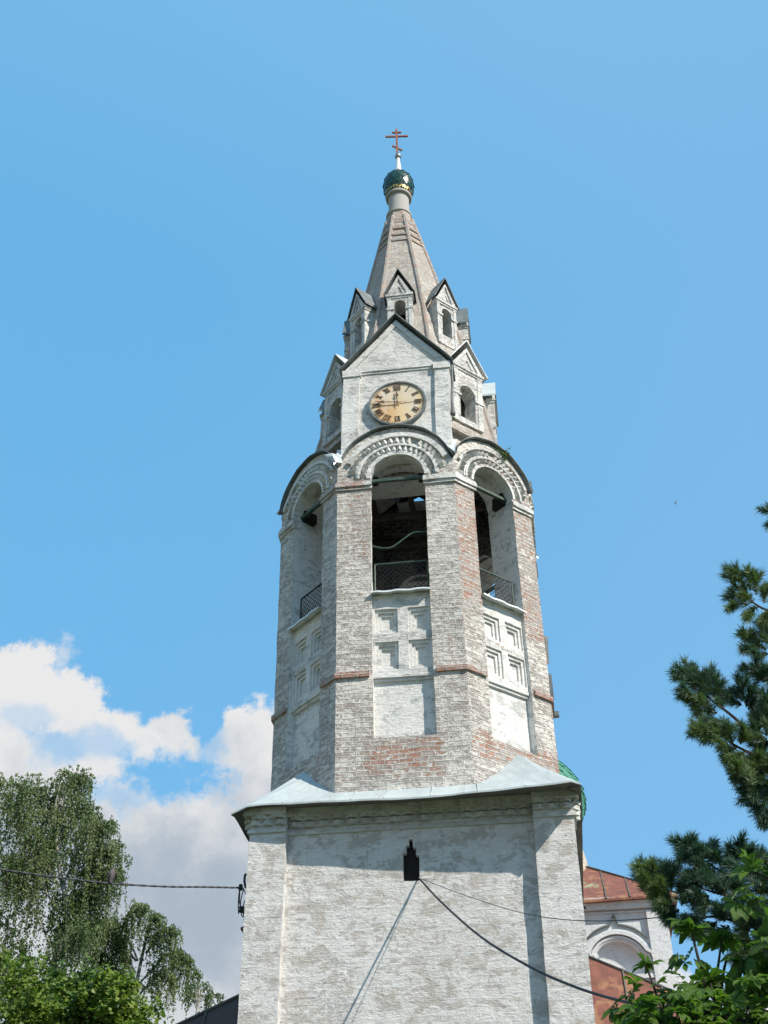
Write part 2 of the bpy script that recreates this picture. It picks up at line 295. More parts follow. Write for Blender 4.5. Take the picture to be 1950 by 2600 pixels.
class MB:
    def __init__(s, phi=0, off=0): s.bm = bmesh.new(); s.phi = phi; s.off = off
    def v(s, *p): return s.bm.verts.new(p)
    def f(s, pts):
        vs = [s.bm.verts.new(p) for p in pts]
        try: return s.bm.faces.new(vs)
        except ValueError: return None
    def box(s, u0, u1, d0, d1, z0, z1, iu0=None, iu1=None):
        """outer edge (d1) from u0 to u1; inner edge (d0) may differ (mitre)"""
        a0 = u0 if iu0 is None else iu0; a1 = u1 if iu1 is None else iu1
        P = [(a0, d0, z0), (a1, d0, z0), (u1, d1, z0), (u0, d1, z0), (a0, d0, z1), (a1, d0, z1), (u1, d1, z1), (u0, d1, z1)]
        vs = [s.bm.verts.new(p) for p in P]
        for q in ((0, 1, 2, 3), (7, 6, 5, 4), (0, 4, 5, 1), (1, 5, 6, 2), (2, 6, 7, 3), (3, 7, 4, 0)): s.bm.faces.new([vs[i] for i in q])
    def mitre(s, r, hw, d0, d1, z0, z1, u0=None, u1=None):
        """band on an octagon/square face, mitred at both corners unless u0/u1 given"""
        k = hw/r
        s.box(-k*d1 if u0 is None else u0, k*d1 if u1 is None else u1, d0, d1, z0, z1, -k*d0 if u0 is None else u0, k*d0 if u1 is None else u1)
    def plate(s, outer, holes, d, flip=False):
        df = d if callable(d) else (lambda z: d)
        loops = [outer]+holes; flat = [q for l in loops for q in l]
        tris = tessellate_polygon([[Vector((a, b, 0)) for a, b in l] for l in loops])
        vs = [s.bm.verts.new((a, df(b), b)) for a, b in flat]
        for t in tris:
            try:
                f = s.bm.faces.new([vs[i] for i in t])
            except ValueError: continue
            f.normal_update()
            if (f.normal.y < 0) != flip: f.normal_flip()
    def wall(s, loop, d0, d1, closed=True):
        """ribbon joining a loop in (u,z) at depth d0 to the same loop at d1"""
        f0 = d0 if callable(d0) else (lambda z: d0); f1 = d1 if callable(d1) else (lambda z: d1)
        n = len(loop)
        for i in range(n if closed else n-1):
            a, b = loop[i], loop[(i+1) % n]
            s.f([(a[0], f0(a[1]), a[1]), (b[0], f0(b[1]), b[1]), (b[0], f1(b[1]), b[1]), (a[0], f1(a[1]), a[1])])
    def prism(s, outer, d0, d1, holes=[]):
        s.plate(outer, holes, d1); s.plate(outer, holes, d0, True)
        for l in [outer]+holes: s.wall(l, d0, d1)
    def grid(s, g, gd=None):
        bm = s.bm
        bmesh.ops.remove_doubles(bm, verts=bm.verts, dist=1e-4)
        co = [v.co for v in bm.verts]
        for ax, st in ((0, g), (2, g)):
            lo = min(c[ax] for c in co); hi = max(c[ax] for c in co); x = math.ceil(lo/st+.01)*st
            no = [0, 0, 0]; no[ax] = 1
            while x < hi-.01:
                p = [0, 0, 0]; p[ax] = x
                bmesh.ops.bisect_plane(bm, geom=bm.verts[:]+bm.edges[:]+bm.faces[:], dist=1e-4, plane_co=p, plane_no=no); x += st
    def merge(s, o, wear=None, rough=0, xf=None, uvoff=0):
        """append the local bmesh (moved into place) to the output mesh lists"""
        bm = s.bm; bmesh.ops.recalc_face_normals(bm, faces=bm.faces)
        base = len(o.V)
        for i, v in enumerate(bm.verts):
            v.index = i; l = v.co.copy()
            o.A.append(max(0, min(1, wear(l[0], l[1], l[2]))) if wear else 0.0)
            p = fr(s.phi, l) if xf is None else xf(l)
            if rough: p = wob(p, rough)
            o.V.append(lean(p))
        for f in bm.faces:
            n = f.normal; ids = [base+v.index for v in f.verts]
            if abs(n.z) > .75: uv = [(v.co.x+uvoff, v.co.y) for v in f.verts]
            elif abs(n.x) > .75: uv = [(v.co.y+uvoff+.2, v.co.z) for v in f.verts]
            else: uv = [(v.co.x+uvoff, v.co.z) for v in f.verts]
            o.F.append(ids); o.U.extend(uv)
        bm.free()
class Out:
    def __init__(s): s.V = []; s.F = []; s.U = []; s.A = []
def make(name, o, mat, parent=None, smooth=False, base=None):
    """one mesh object; its origin at base (tower frame)"""
    b = W(base) if base is not None else (Vector(parent['_w']) if parent is not None and '_w' in parent else Vector((0, 0, 0)))
    me = bpy.data.meshes.new(name); me.from_pydata([tuple(W(v)-b) for v in o.V], [], o.F)
    if o.U and len(o.U) == len(me.loops):
        l = me.uv_layers.new(name='UVMap'); l.data.foreach_set('uv', [c for q in o.U for c in q])
    if o.A and len(o.A) == len(o.V) and any(o.A):
        a = me.attributes.new('wear', 'FLOAT', 'POINT'); a.data.foreach_set('value', o.A)
    me.materials.append(MATS[mat] if isinstance(mat, str) else mat)
    if smooth: me.polygons.foreach_set('use_smooth', [True]*len(me.polygons))
    me.update(); ob = bpy.data.objects.new(name, me); C.objects.link(ob)
    if parent is not None: ob.parent = parent; pw = Vector(parent['_w']) if '_w' in parent else Vector((0, 0, 0)); ob.location = b-pw
    else: ob.location = b
    ob['_w'] = tuple(b)
    return ob
def empty(name, loc, label, cat, group=None):
    o = bpy.data.objects.new(name, None); C.objects.link(o); o.location = W(loc); o['_w'] = tuple(W(loc)); o.empty_display_size = .3
    return tag(o, label, cat, group)
def tag(o, label=None, cat=None, group=None, kind=None):
    if label: o['label'] = label
    if cat: o['category'] = cat
    if group: o['group'] = group
    if kind: o['kind'] = kind
    return o
def quick(name, mb, mat, parent=None, wear=None, rough=0, smooth=False, g=0, base=None, uvoff=0):
    o = Out()
    for x in (mb if isinstance(mb, list) else [mb]):
        if g: x.grid(g)
        x.merge(o, wear, rough, uvoff=uvoff)
    return make(name, o, mat, parent, smooth, base)
def tube(o, pts, rad, n=6, caps=True):
    """tube along points in the tower frame; rad number or list"""
    pts = [Vector(p) for p in pts]; N = len(pts); base = len(o.V)
    ref = None
    for i, p in enumerate(pts):
        t = (pts[min(i+1, N-1)]-pts[max(i-1, 0)]).normalized()
        if ref is None: ref = t.orthogonal().normalized()
        a = (ref - t*ref.dot(t)).normalized(); ref = a; b = t.cross(a); r = rad[i] if isinstance(rad, (list, tuple)) else rad
        for k in range(n):
            th = 2*PI*k/n; o.V.append(p + (a*math.cos(th)+b*math.sin(th))*r)
    for i in range(N-1):
        for k in range(n):
            k2 = (k+1) % n; o.F.append([base+i*n+k, base+i*n+k2, base+(i+1)*n+k2, base+(i+1)*n+k])
    if caps: o.F.append([base+k for k in range(n)][::-1]); o.F.append([base+(N-1)*n+k for k in range(n)])
def lathe(o, prof, cx, cy, n=32, a0=0):
    """profile [(r,z)] about a vertical axis"""
    base = len(o.V)
    for r, z in prof:
        for k in range(n):
            th = a0+2*PI*k/n; o.V.append(Vector((cx+r*math.cos(th), cy+r*math.sin(th), z)))
    for i in range(len(prof)-1):
        for k in range(n):
            k2 = (k+1) % n; o.F.append([base+i*n+k, base+i*n+k2, base+(i+1)*n+k2, base+(i+1)*n+k])
def catmull(pts, n):
    P = [Vector(p) for p in pts]; P = [P[0]*2-P[1]]+P+[P[-1]*2-P[-2]]; out = []
    for i in range(1, len(P)-2):
        for k in range(n):
            t = k/n; a, b, c, d = P[i-1:i+3]
            out.append(.5*((2*b)+(c-a)*t+(2*a-5*b+4*c-d)*t*t+(3*b-a-3*c+d)*t**3))
    out.append(P[-2]); return out
def arc(cu, cz, r, a0, a1, n): return [(cu+r*math.cos(R(a0+(a1-a0)*i/n)), cz+r*math.sin(R(a0+(a1-a0)*i/n))) for i in range(n+1)]
def nlow(x, y, s=1): return noise.noise(Vector((x*s, y*s, 3.3)))

# ---------------------------------------------------------------- ground (below the view, still there)
o = Out(); n = 24
for j in range(n+1):
    for i in range(n+1):
        x = (i/n-.5)*2; y = (j/n-.5)*2; X = x*abs(x)*1500; Y = y*abs(y)*1500
        o.V.append(Vector((X, Y, -.8615 + (nlow(X, Y, .02)*1.0 if abs(X)+abs(Y) > 150 else 0))))
for j in range(n):
    for i in range(n): a = j*(n+1)+i; o.F.append([a, a+1, a+n+2, a+n+1])
tag(make('ground', o, 'ground_grass', base=(0, 0, -.8615)), kind='structure')
o = Out(); pa = catmull([(-3, -60, 0), (2, -34, 0), (1, -15, 0), (0, -4.6, 0)], 8)
for i, p in enumerate(pa): o.V += [Vector((p.x-1.5, p.y, -.854)), Vector((p.x+1.5, p.y, -.854))]
for i in range(len(pa)-1): o.F.append([2*i, 2*i+1, 2*i+3, 2*i+2])
tag(make('path', o, 'gravel', base=(0, -20, -.854)), kind='structure')

# ================================================================ BELL TOWER
tower = empty('bell_tower', (0, 0, -.86), 'tall whitewashed brick bell tower with square base, octagonal belfry and tented spire', 'bell tower')
# ---- square base
BR = 4.0; BD = .25                                  # pilaster plane, recess of the field
o = Out()
slit = [(-.2, 11.61), (.2, 11.61), (.2, 12.22), (.12, 12.22), (.12, 12.42), (.045, 12.42), (.045, 12.64), (-.05, 12.64), (-.05, 12.48), (-.12, 12.48), (-.12, 12.30), (-.2, 12.30)]
def w_base(u, d, z):
    return .10 + .12*nlow(u, z, .6)
for k in range(4):
    phi = k*PI/2; mb = MB(phi)
    mb.plate([(-3.08, -.86), (3.02, -.86), (3.02, 13.45), (-3.08, 13.45)], [slit] if k == 0 else [], BR-BD)
    for sg in (-1, 1):
        e = -3.08 if sg < 0 else 3.02
        mb.plate([(-4.0, -.86), (e, -.86), (e, 13.45), (-4.0, 13.45)] if sg < 0 else [(e, -.86), (4.0, -.86), (4.0, 13.45), (e, 13.45)], [], BR)
        mb.f([(e, BR-BD, -.86), (e, BR, -.86), (e, BR, 13.45), (e, BR-BD, 13.45)])
    if k == 0:
        mb.wall(slit, BR-BD, BR-BD-.9)
    mb.grid(.3); mb.merge(o, w_base, .022, uvoff=k*9.1)
make('base_wall', o, 'limewash_base', tower)
quick('slit_dark_fill', (lambda b: (b.box(-.3, .3, 2.2, 3.60, 11.5, 12.8), b)[1])(MB()), 'dark_inside', tower)  # solid near-black block standing in for the shade inside the slit
# mouldings + toothed frieze under the eave
def zig(mb, u0, u1, d, z0, z1, pitch, dep):
    n = max(1, round((u1-u0)/pitch)); st = (u1-u0)/n
    for i in range(n):
        a = u0+i*st; b = a+st; c = (a+b)/2; j = random.uniform(-.008, .008)
        mb.f([(a, d, z0+j), (c, d+dep, z0+j), (c, d+dep, z1), (a, d, z1)]); mb.f([(c, d+dep, z0+j), (b, d, z0+j), (b, d, z1), (c, d+dep, z1)])
        mb.f([(a, d, z0+j), (b, d, z0+j), (c, d+dep, z0+j)])
o = Out()
for k in range(4):
    mb = MB(k*PI/2)
    for (a, b, dd) in ((-4.0, -3.08, BR), (-3.08, 3.02, BR-BD), (3.02, 4.0, BR)):
        e0 = .10 if a == -4.0 else 0; e1 = .10 if b == 4.0 else 0
        e2 = .05 if a == -4.0 else 0; e3 = .05 if b == 4.0 else 0
        lo = -.02 if dd == BR else 0
        mb.box(a-e2+(0 if dd == BR else -.0), b+e3, dd-.02, dd+.055, 12.90, 12.975)
        mb.box(a-e3 if a == -4 else a, b+e3 if b == 4 else b, dd-.02, dd+.03, 12.985, 13.02)
        zig(mb, a, b, dd, 13.09, 13.2, .36, .17)
        mb.box(a-e0*.6, b+e1*.6, dd-.02, dd+.05, 13.2, 13.235)
        zig(mb, a+.02, b-.02, dd+.03, 13.25, 13.34, .36, .17)
        mb.box(a-e0*1.6, b+e1*1.6, dd-.02, dd+.17, 13.34, 13.56)
    mb.merge(o, None, .012, uvoff=k*9.1)
make('frieze', o, 'limewash_frieze', tower)
# ---- eave roof: creased sheet metal between square and octagon
HW8 = T8*3.93
def eave_z(x): return lerp_tab([(-4.5, 13.46), (-3.8, 13.50), (-1.7, 13.44), (.4, 13.36), (2.5, 13.40), (4.4, 13.46)], x)
def eave_y(x): return lerp_tab([(-4.4, 4.42), (0, 4.58), (4.3, 4.84)], x)
rf = Out(); un = Out()
for k in range(4):
    phi = k*PI/2
    P = lambda u, d, z: wob(fr(phi, (u, d, z)), .012)
    EX = 4.36
    def E(u):
        if k == 0:
            q = fr(0, (u, eave_y(u), eave_z(u)+.008*math.sin(u*5)))
            if u < -4.3: q = fr(0, (-4.42, 4.36, 13.33))
            if u > 4.1: q = fr(0, (4.22, 4.84, 13.36))
            return q
        q = fr(phi, (u, 4.24 if k == 1 else 4.42, 13.40+.02*math.sin(u*3+k)))
        if k == 1 and u < -4.1: return fr(0, (4.22, 4.84, 13.36))
        if k == 3 and u > 4.3: return fr(0, (-4.42, 4.36, 13.33))
        return q
    A = lambda u, z: fr(phi, (u, 3.88, z))
    dg = 3.93*math.cos(PI/4)
    PL = fr(phi, (-dg+.03, dg+.0, 15.17)); PR = fr(phi, (dg-.03, dg, 15.17))
    def sag(a, b, t, s=.05):   # hollow edge between peak and octagon corner
        q = a.lerp(b, t); q.z -= s*math.sin(PI*t)*1.6; return q
    nE = 24; us = [-EX+2*EX*i/nE for i in range(nE+1)]
    for i in range(nE):
        a, b = us[i], us[i+1]
        def top(u):
            if u < -HW8: t = (u+EX)/(EX-HW8); return sag(PL, A(-HW8, 13.93), t)
            if u > HW8: t = (EX-u)/(EX-HW8); return sag(PR, A(HW8, 13.93), t)
            return A(u, 13.93)
        ea, eb, ta, tb = E(a), E(b), top(a), top(b)
        ea = ea if -4.3 < a < 4.3 else ea; 
        for (q, r_) in ((0, .5), (.5, 1)):
            n0 = len(rf.V); pts = [ea.lerp(ta, q), eb.lerp(tb, q), eb.lerp(tb, r_), ea.lerp(ta, r_)]
            cr_ = [p + Vector((0, 0, -.05*math.sin(PI*(q if j < 2 else r_)))) for j, p in enumerate(pts)]
            rf.V += cr_; rf.F.append([n0, n0+1, n0+2, n0+3])
        # folded lip and underside
        n0 = len(rf.V); rf.V += [ea, eb, eb-Vector((0, 0, .045)), ea-Vector((0, 0, .045))]; rf.F.append([n0+3, n0+2, n0+1, n0])
        n0 = len(un.V); inn = lambda u: fr(phi, (max(-3.9, min(3.9, u)), 3.7, 13.60))
        un.V += [ea-Vector((0, 0, .046)), eb-Vector((0, 0, .046)), inn(b), inn(a)]; un.F.append([n0+3, n0+2, n0+1, n0])
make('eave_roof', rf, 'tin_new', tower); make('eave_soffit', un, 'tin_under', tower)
for x in (-3.1, -1.38, -.55, .6, 1.75, 2.9):
    o = Out(); tube(o, [fr(0, (x, eave_y(x)+.003, eave_z(x)+.012)), fr(0, (x*.99, (eave_y(x)+3.88)/2, (eave_z(x)+13.93)/2-.035)), fr(0, (x*.97, 3.9, 13.945))], .012, 5)
    make('roof_seam', o, 'tin_new', tower)

# ---- octagonal belfry
OR = 3.93
def hwf(k): return OR*T8 if k % 2 == 0 else OR*(1-T8)/math.sqrt(2)*1.0
# faces at 45deg are narrower: the same corner points, so their own distance from the axis differs
DO = OR*(1+T8)/math.sqrt(2)
def facer(k): return OR if k % 2 == 0 else DO
wallO = Out(); plast = Out(); trim = Out(); belt = Out(); inner = Out(); roofO = Out(); metal = Out()
ARC_A = []
for k in range(8):
    phi = k*PI/4; r = facer(k); hw = hwf(k); cu = .06 if k == 0 else .0
    o0 = .82 if k % 2 == 0 else .79; RA = 1.72 if k % 2 == 0 else 1.56; zc = 24.03 if k % 2 == 0 else 24.08
    zs = 23.85; oz = [(cu+o0, 15.32), (cu+o0, zs)] + arc(cu, zs, o0, 0, 180, 18)[1:-1] + [(cu-o0, zs), (cu-o0, 15.32)]
    top = arc(0, zc, RA, 14, 166, 22)
    outer = [(-hw, 13.8), (hw, 13.8), (hw, 24.36)] + [q for q in top if abs(q[0]) < hw-.01] + [(-hw, 24.36)]
    mb = MB(phi); mb.plate(outer, [oz], r); mb.grid(.28)
    def w_oct(u, d, z, k=k, hw=hw):
        v = .13+.20*nlow(u+k*7, z, .8)
        if k == 0 and abs(u) < 1.0 and 14.0 < z < 15.5: v += .55*min(1, (15.5-z)*2.5)*max(.35, 1-abs(z-15.0)*.65)
        if k == 1 and -hw-.1 < u < -.7 and 19.5 < z < 23.6: v += .42
        if k == 1 and u > .7 and z > 19: v += .26
        if k == 1 and 14.6 < z < 15.4: v += .35
        if k == 0 and u < -.8 and 20.5 < z < 23.6: v += .13
        if z > 24.1: v -= .10
        if k == 7 and abs(u) < .9 and z < 15.3: v += .2
        return v
    mb.merge(wallO, w_oct, .022, uvoff=k*4.3)
    # niche: back plate, stepped coffers, sides
    nd = r-.17; hs = []
    c = MB(phi)
    zc1, zc2 = (18.50, 19.28), (17.36, 18.24); uc = [(cu-.76, cu-.12), (cu+.16, cu+.78)] if k == 0 else [(-.72, -.10), (.12, .74)]
    for (za, zb) in (zc1, zc2):
        for (ua, ub) in uc: hs.append([(ua, za), (ub, za), (ub, zb), (ua, zb)])
    c.plate([(cu-o0, 17.22), (cu+o0, 17.22), (cu+o0, 19.75), (cu-o0, 19.75)], hs, nd+.06)
    for h in hs:
        (ua, za), (ub, _), (_, zb), _ = h; dd = nd+.06
        for st in range(3):
            c.wall([(ua, za), (ub, za), (ub, zb), (ua, zb)], dd, dd-.055); dd -= .055
            g = .085; nu = (ua+g, za+g*.9, ub-g, zb-g*1.1)
            if st < 2:
                c.plate([(ua, za), (ub, za), (ub, zb), (ua, zb)], [[(nu[0], nu[1]), (nu[2], nu[1]), (nu[2], nu[3]), (nu[0], nu[3])]], dd)
                ua, za, ub, zb = nu
            else: c.plate([(ua, za), (ub, za), (ub, zb), (ua, zb)], [], dd)
    c.plate([(cu-o0, 15.32), (cu+o0, 15.32), (cu+o0, 17.05), (cu-o0, 17.05)], [], nd-.05)
    c.box(cu-o0+.003, cu+o0-.003, nd-.1, nd+.075, 17.12, 17.22); c.box(cu-o0+.003, cu+o0-.003, nd-.1, nd+.02, 17.04, 17.12)
    for sg in (-1, 1): c.f([(cu+sg*o0, r, 15.32), (cu+sg*o0, r-.3, 15.32), (cu+sg*o0, r-.3, 19.75), (cu+sg*o0, r, 19.75)])
    c.f([(cu-o0, r, 15.32), (cu+o0, r, 15.32), (cu+o0, r-.3, 15.32), (cu-o0, r-.3, 15.32)])
    c.grid(.3); c.merge(plast, lambda u, d, z: .0+(.28 if (z < 15.45 or 18.26 < z < 18.48) else 0), .018, uvoff=k*4.3)
    # reveal of the arched opening and inner wall face
    c = MB(phi); th = 1.0 if k == 0 else 1.1
    lp = [(cu+o0, 19.75), (cu+o0, zs)] + arc(cu, zs, o0, 0, 180, 18)[1:-1] + [(cu-o0, zs), (cu-o0, 19.75)]
    spl = 1.26 if k == 0 else 1.0
    lpi = [(cu+(a-cu)*spl, b+(.10 if b > zs+.3 else 0)) for a, b in lp]
    for (d0_, d1_, t0_, t1_) in ((r, r-.18, 0, 0), (r-.18, r-th, 0, 1)):
        for i_ in range(len(lp)-1):
            q_ = lambda ii, dd, tt: (lp[ii][0]+(lpi[ii][0]-lp[ii][0])*tt, dd, lp[ii][1]+(lpi[ii][1]-lp[ii][1])*tt)
            c.f([q_(i_, d0_, t0_), q_(i_+1, d0_, t0_), q_(i_+1, d1_, t1_), q_(i_, d1_, t1_)])
    c.grid(.3); c.merge(plast, lambda u, d, z: .10, .02, uvoff=k*4.3)
    c = MB(phi); hi = hw*(r-th)/r
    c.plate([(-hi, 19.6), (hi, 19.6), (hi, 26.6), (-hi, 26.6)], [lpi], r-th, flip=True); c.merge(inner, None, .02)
    # red string course on the piers
    c = MB(phi); kk = hw/r
    for a_ in ((-kk*(r+.07), cu-o0-.08, r-.02, r+.07, 17.12, 17.27, -kk*(r-.02), cu-o0-.08), (cu+o0+.08, kk*(r+.07), r-.02, r+.07, 17.12, 17.27, cu+o0+.08, kk*(r-.02))):
        c = MB(phi); c.box(*a_); c.grid(.3); bo = Out(); c.merge(bo, lambda u, d, z: .35+.9*nlow(u*1.3, k*5.1+2, 1.2), .02, uvoff=k*4.3); make('string_course', bo, 'bare_brick', tower)
    pass
    # capitals at the springing, turning into the reveal
    c = MB(phi)
    for (p_, z0, z1) in ((.05, 23.46, 23.56), (.10, 23.56, 23.70), (.06, 23.70, 23.78)):
        c.box(-kk*(r+p_), cu-o0+.05, r-.3, r+p_, z0, z1, -kk*(r-.3), cu-o0-.02); c.box(cu+o0-.05, kk*(r+p_), r-.3, r+p_, z0, z1, cu+o0+.02, kk*(r-.3))
    c.grid(.25); c.merge(trim, lambda u, d, z, k=k: .20+.3*nlow(u*2, k+z, 1)+(.35 if (k == 0 and u < -.9) or k == 7 and u > .7 else 0), .03, uvoff=k*4.3)
    # archivolt rings
    def ring(mb, ra, rb, d0, d1, a0=0, a1=180, n=30, zz=None):
        zz = zs if zz is None else zz
        A = arc(cu, zz, ra, a0, a1, n); B = arc(cu, zz, rb, a0, a1, n)
        for i in range(n):
            mb.f([(A[i][0], d1, A[i][1]), (B[i][0], d1, B[i][1]), (B[i+1][0], d1, B[i+1][1]), (A[i+1][0], d1, A[i+1][1])])
            mb.f([(A[i][0], d0, A[i][1]), (A[i][0], d1, A[i][1]), (A[i+1][0], d1, A[i+1][1]), (A[i+1][0], d0, A[i+1][1])])
            mb.f([(B[i][0], d0, B[i][1]), (B[i][0], d1, B[i][1]), (B[i+1][0], d1, B[i+1][1]), (B[i+1][0], d0, B[i+1][1])])
        for a, b in ((A[0], B[0]), (A[-1], B[-1])): mb.f([(a[0], d0, a[1]), (b[0], d0, b[1]), (b[0], d1, b[1]), (a[0], d1, a[1])])
    def teeth(mb, ra, rb, d, dep, n, a0=4, a1=176):
        for i in range(n):
            if random.random() < .04: continue
            t0 = R(a0+(a1-a0)*i/n); t1 = R(a0+(a1-a0)*(i+.92)/n); tm = (t0+t1)/2; dp = dep*random.uniform(.75, 1.1); rr = ra+random.uniform(-.01, .01)
            q = lambda t, rad, dd: (cu+rad*math.cos(t), dd, zs+rad*math.sin(t))
            mb.f([q(t0, rr, d), q(tm, rr, d+dp), q(tm, rb, d+dp*.9), q(t0, rb, d)]); mb.f([q(tm, rr, d+dp), q(t1, rr, d), q(t1, rb, d), q(tm, rb, d+dp*.9)])
            mb.f([q(t0, rr, d), q(t1, rr, d), q(tm, rr, d+dp)]); mb.f([q(t0, rb, d), q(tm, rb, d+dp*.9), q(t1, rb, d)])
    sc_ = 1.0 if k % 2 == 0 else .93
    c = MB(phi); ring(c, o0-.002, .95*sc_, r-.02, r+.055); ring(c, 1.15*sc_, 1.215*sc_, r-.02, r+.085); ring(c, 1.215*sc_, 1.27*sc_, r-.02, r+.05)
    lim = 1.66*sc_ if k % 2 == 0 else 1.49
    ring(c, 1.5*sc_, lim, r-.02, r+.09, 22, 158)
    teeth(c, .975*sc_, 1.115*sc_, r, .13, 18); teeth(c, 1.285*sc_, 1.435*sc_, r, .14, 21, 8, 172)
    c.merge(trim, lambda u, d, z, k=k: .04+.12*nlow(u*2, k*3+z, 1)+(.22 if k == 1 and z > 24.4 else 0), .016, uvoff=k*4.3)
    # curved sheet roof of the arch gable
    c = MB(phi); A2 = arc(0, zc, RA+.03, 20, 160, 26)
    prof = [(hw+.03, 24.40), (hw-.02, 24.47)]+[q for q in A2 if abs(q[0]) < hw-.05]+[(-hw+.02, 24.47), (-hw-.03, 24.40)]
    prof = [(u_, z_+.012*math.sin(u_*9+k)) for u_, z_ in prof]
    df = r+.14; db = 2.6
    for i in range(len(prof)-1):
        a, b = prof[i], prof[i+1]; up = .032
        c.f([(a[0], df, a[1]+up), (b[0], df, b[1]+up), (b[0]*.8, db, b[1]+up+.15), (a[0]*.8, db, a[1]+up+.15)])
        c.f([(a[0], df, a[1]), (b[0], df, b[1]), (b[0]*.8, db, b[1]+.1), (a[0]*.8, db, a[1]+.1)])
        c.f([(a[0], df, a[1]), (b[0], df, b[1]), (b[0], df, b[1]+up), (a[0], df, a[1]+up)])
    c.merge(roofO, None, .015)
octw = make('belfry_wall', wallO, 'limewash_brick', tower)
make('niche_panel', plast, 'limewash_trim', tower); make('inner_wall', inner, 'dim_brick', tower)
None; make('arch_trim', trim, 'limewash_trim', tower)
make('arch_roof', roofO, 'tin_dark', tower)
# valley flashings between the arch roofs
def octc(i, rr, z):                                     # corner i (between face i and i+1) scaled to rr
    p = fr(i*PI/4, ((OR*T8 if i % 2 == 0 else OR*(1-T8)/math.sqrt(2)), facer(i), z)); return Vector((p.x*rr/OR, p.y*rr/OR, z))
def sheet(o, pts):
    """pts grid rows x cols of points"""
    n0 = len(o.V); rws, cl = len(pts), len(pts[0])
    for row in pts: o.V += [Vector(p) for p in row]
    for i in range(rws-1):
        for j in range(cl-1): a = n0+i*cl+j; o.F.append([a, a+1, a+cl+1, a+cl])
for i in range(8):
    o = Out(); a = octc(i, 4.12, 24.38); inn = octc(i, 3.15, 25.75 if i in (0, 7) else 25.4)
    fa = fr(i*PI/4, (.98 if i % 2 == 0 else .9, facer(i)+.05, 25.33)); fb = fr((i+1)*PI/4, (-(.98 if i % 2 else .9), facer((i+1) % 8)+.05, 25.33))
    rows = []
    for t in (0, .25, .5, .75, 1):
        m0 = a.lerp(inn, t); L_ = a.lerp(fa, t)*.0+m0.lerp(fa, .9*t*(1-.35*t)); R_ = m0.lerp(fb, .9*t*(1-.35*t)); m0 = m0+Vector((0, 0, -.03))
        rows.append([lean(wob(q, .02)) for q in (L_+Vector((0, 0, .06)), m0+Vector((0, 0, .02)), R_+Vector((0, 0, .06)))])
    sheet(o, rows); make('valley_flashing', o, 'tin_white', tower)
# torn sheet hanging out of the left valley
o = Out(); b0 = octc(7, 4.2, 24.6)
rows = [[b0+Vector((-.25, .0, .12)), b0+Vector((.0, -.08, .10)), b0+Vector((.22, -.05, .02))],
        [b0+Vector((-.12, -.10, -.08)), b0+Vector((.05, -.2, -.12)), b0+Vector((.30, -.08, -.16))],
        [b0+Vector((.06, -.16, -.36)), b0+Vector((.16, -.24, -.40)), b0+Vector((.34, -.1, -.34))]]
sheet(o, [[lean(p) for p in row] for row in rows]); make('torn_flashing', o, 'tin_new', tower)

# ---- openings: sills, railings, tie beams, floor
for k in (0, 1, 7, 2, 6, 3, 5, 4):
    phi = k*PI/4; r = facer(k); cu = .06 if k == 0 else 0; o0 = .82 if k % 2 == 0 else .79
    o = Out(); n = 9; rows = []
    for (d, dz) in ((r-.95, .06), (r+.12, .0), (r+.125, -.05)):
        rows.append([lean(fr(phi, (cu-o0-.02+(2*o0+.04)*i/n, d, 19.755+dz+(.018*math.sin(i*1.9+k) if d > r else 0)))) for i in range(n+1)])
    sheet(o, rows); make('sill', o, 'tin_white', tower)
    if k in (0, 1, 7, 2, 6):
        o = Out(); dr = r-.30; zt = 20.92
        P = lambda u, z, dd=0: lean(fr(phi, (cu+u, dr+dd, z)))
        q = o0-.06
        tube(o, [P(-q, zt), P(q, zt+.01)], .028, 5); tube(o, [P(-q, 19.8), P(-q, zt)], .024, 5); tube(o, [P(q, 19.8), P(q, zt)], .024, 5); tube(o, [P(-o0, 19.86), P(o0, 19.86)], .016, 5)
        rail = make('railing', o, 'green_paint' if k != 7 else 'black_iron', tower)
        o = Out(); st = .155; Hh = zt-19.86; sl_ = 1.0
        for s0 in range(-14, 16):
            for sg in (1, -1):
                u0 = s0*st; pts = []
                for t in range(0, 9):
                    z = 19.86+Hh*t/8; u = u0+sg*sl_*(z-19.86)
                    if abs(u) <= q: pts.append(P(u, z, .012*math.sin(u*9+z*7)))
                if len(pts) > 1: tube(o, pts, .0085, 4, False)
        make('mesh_wire', o, 'black_iron', rail)
    o = Out()
    db = r-.22; mb = MB(phi)
    mb.box(cu-o0-.02, cu+o0+.02, db-.10, db, 23.90, 23.99); mb.merge(o, None, .004); make('tie_beam', o, 'green_paint', tower)
# wavy bent pipe across the front opening
o = Out(); tube(o, [lean(fr(0, p)) for p in catmull([(-.80, 3.75, 21.52), (-.45, 3.75, 21.40), (-.15, 3.75, 21.42), (.25, 3.75, 21.72), (.5, 3.75, 21.86), (.9, 3.75, 21.85)], 6)], .028, 6)
make('bent_pipe', o, 'green_paint', tower)
for (cu_, k) in ((-.66, 0), (.74, 0)):
    mb = MB(0); mb.box(cu_-.09, cu_+.09, 3.30, 3.5, 24.02, 24.25); quick('beam_socket', mb, 'dark_inside', tower, rough=.06)
mb = MB(PI/4); mb.box(.62, .84, 3.3, 3.75, 23.82, 24.2); quick('beam_socket', mb, 'dark_inside', tower, rough=.08)
mb = MB(-PI/4); mb.box(-.84, -.62, 3.3, 3.75, 23.82, 24.2); quick('beam_socket', mb, 'dark_inside', tower, rough=.08)
o = Out(); n0 = 0; o.V = [lean(fr(i*PI/4, (hwf(i), facer(i), 19.7))*1.0) for i in range(8)]; 
for v in o.V: v.x *= .97; v.y *= .97
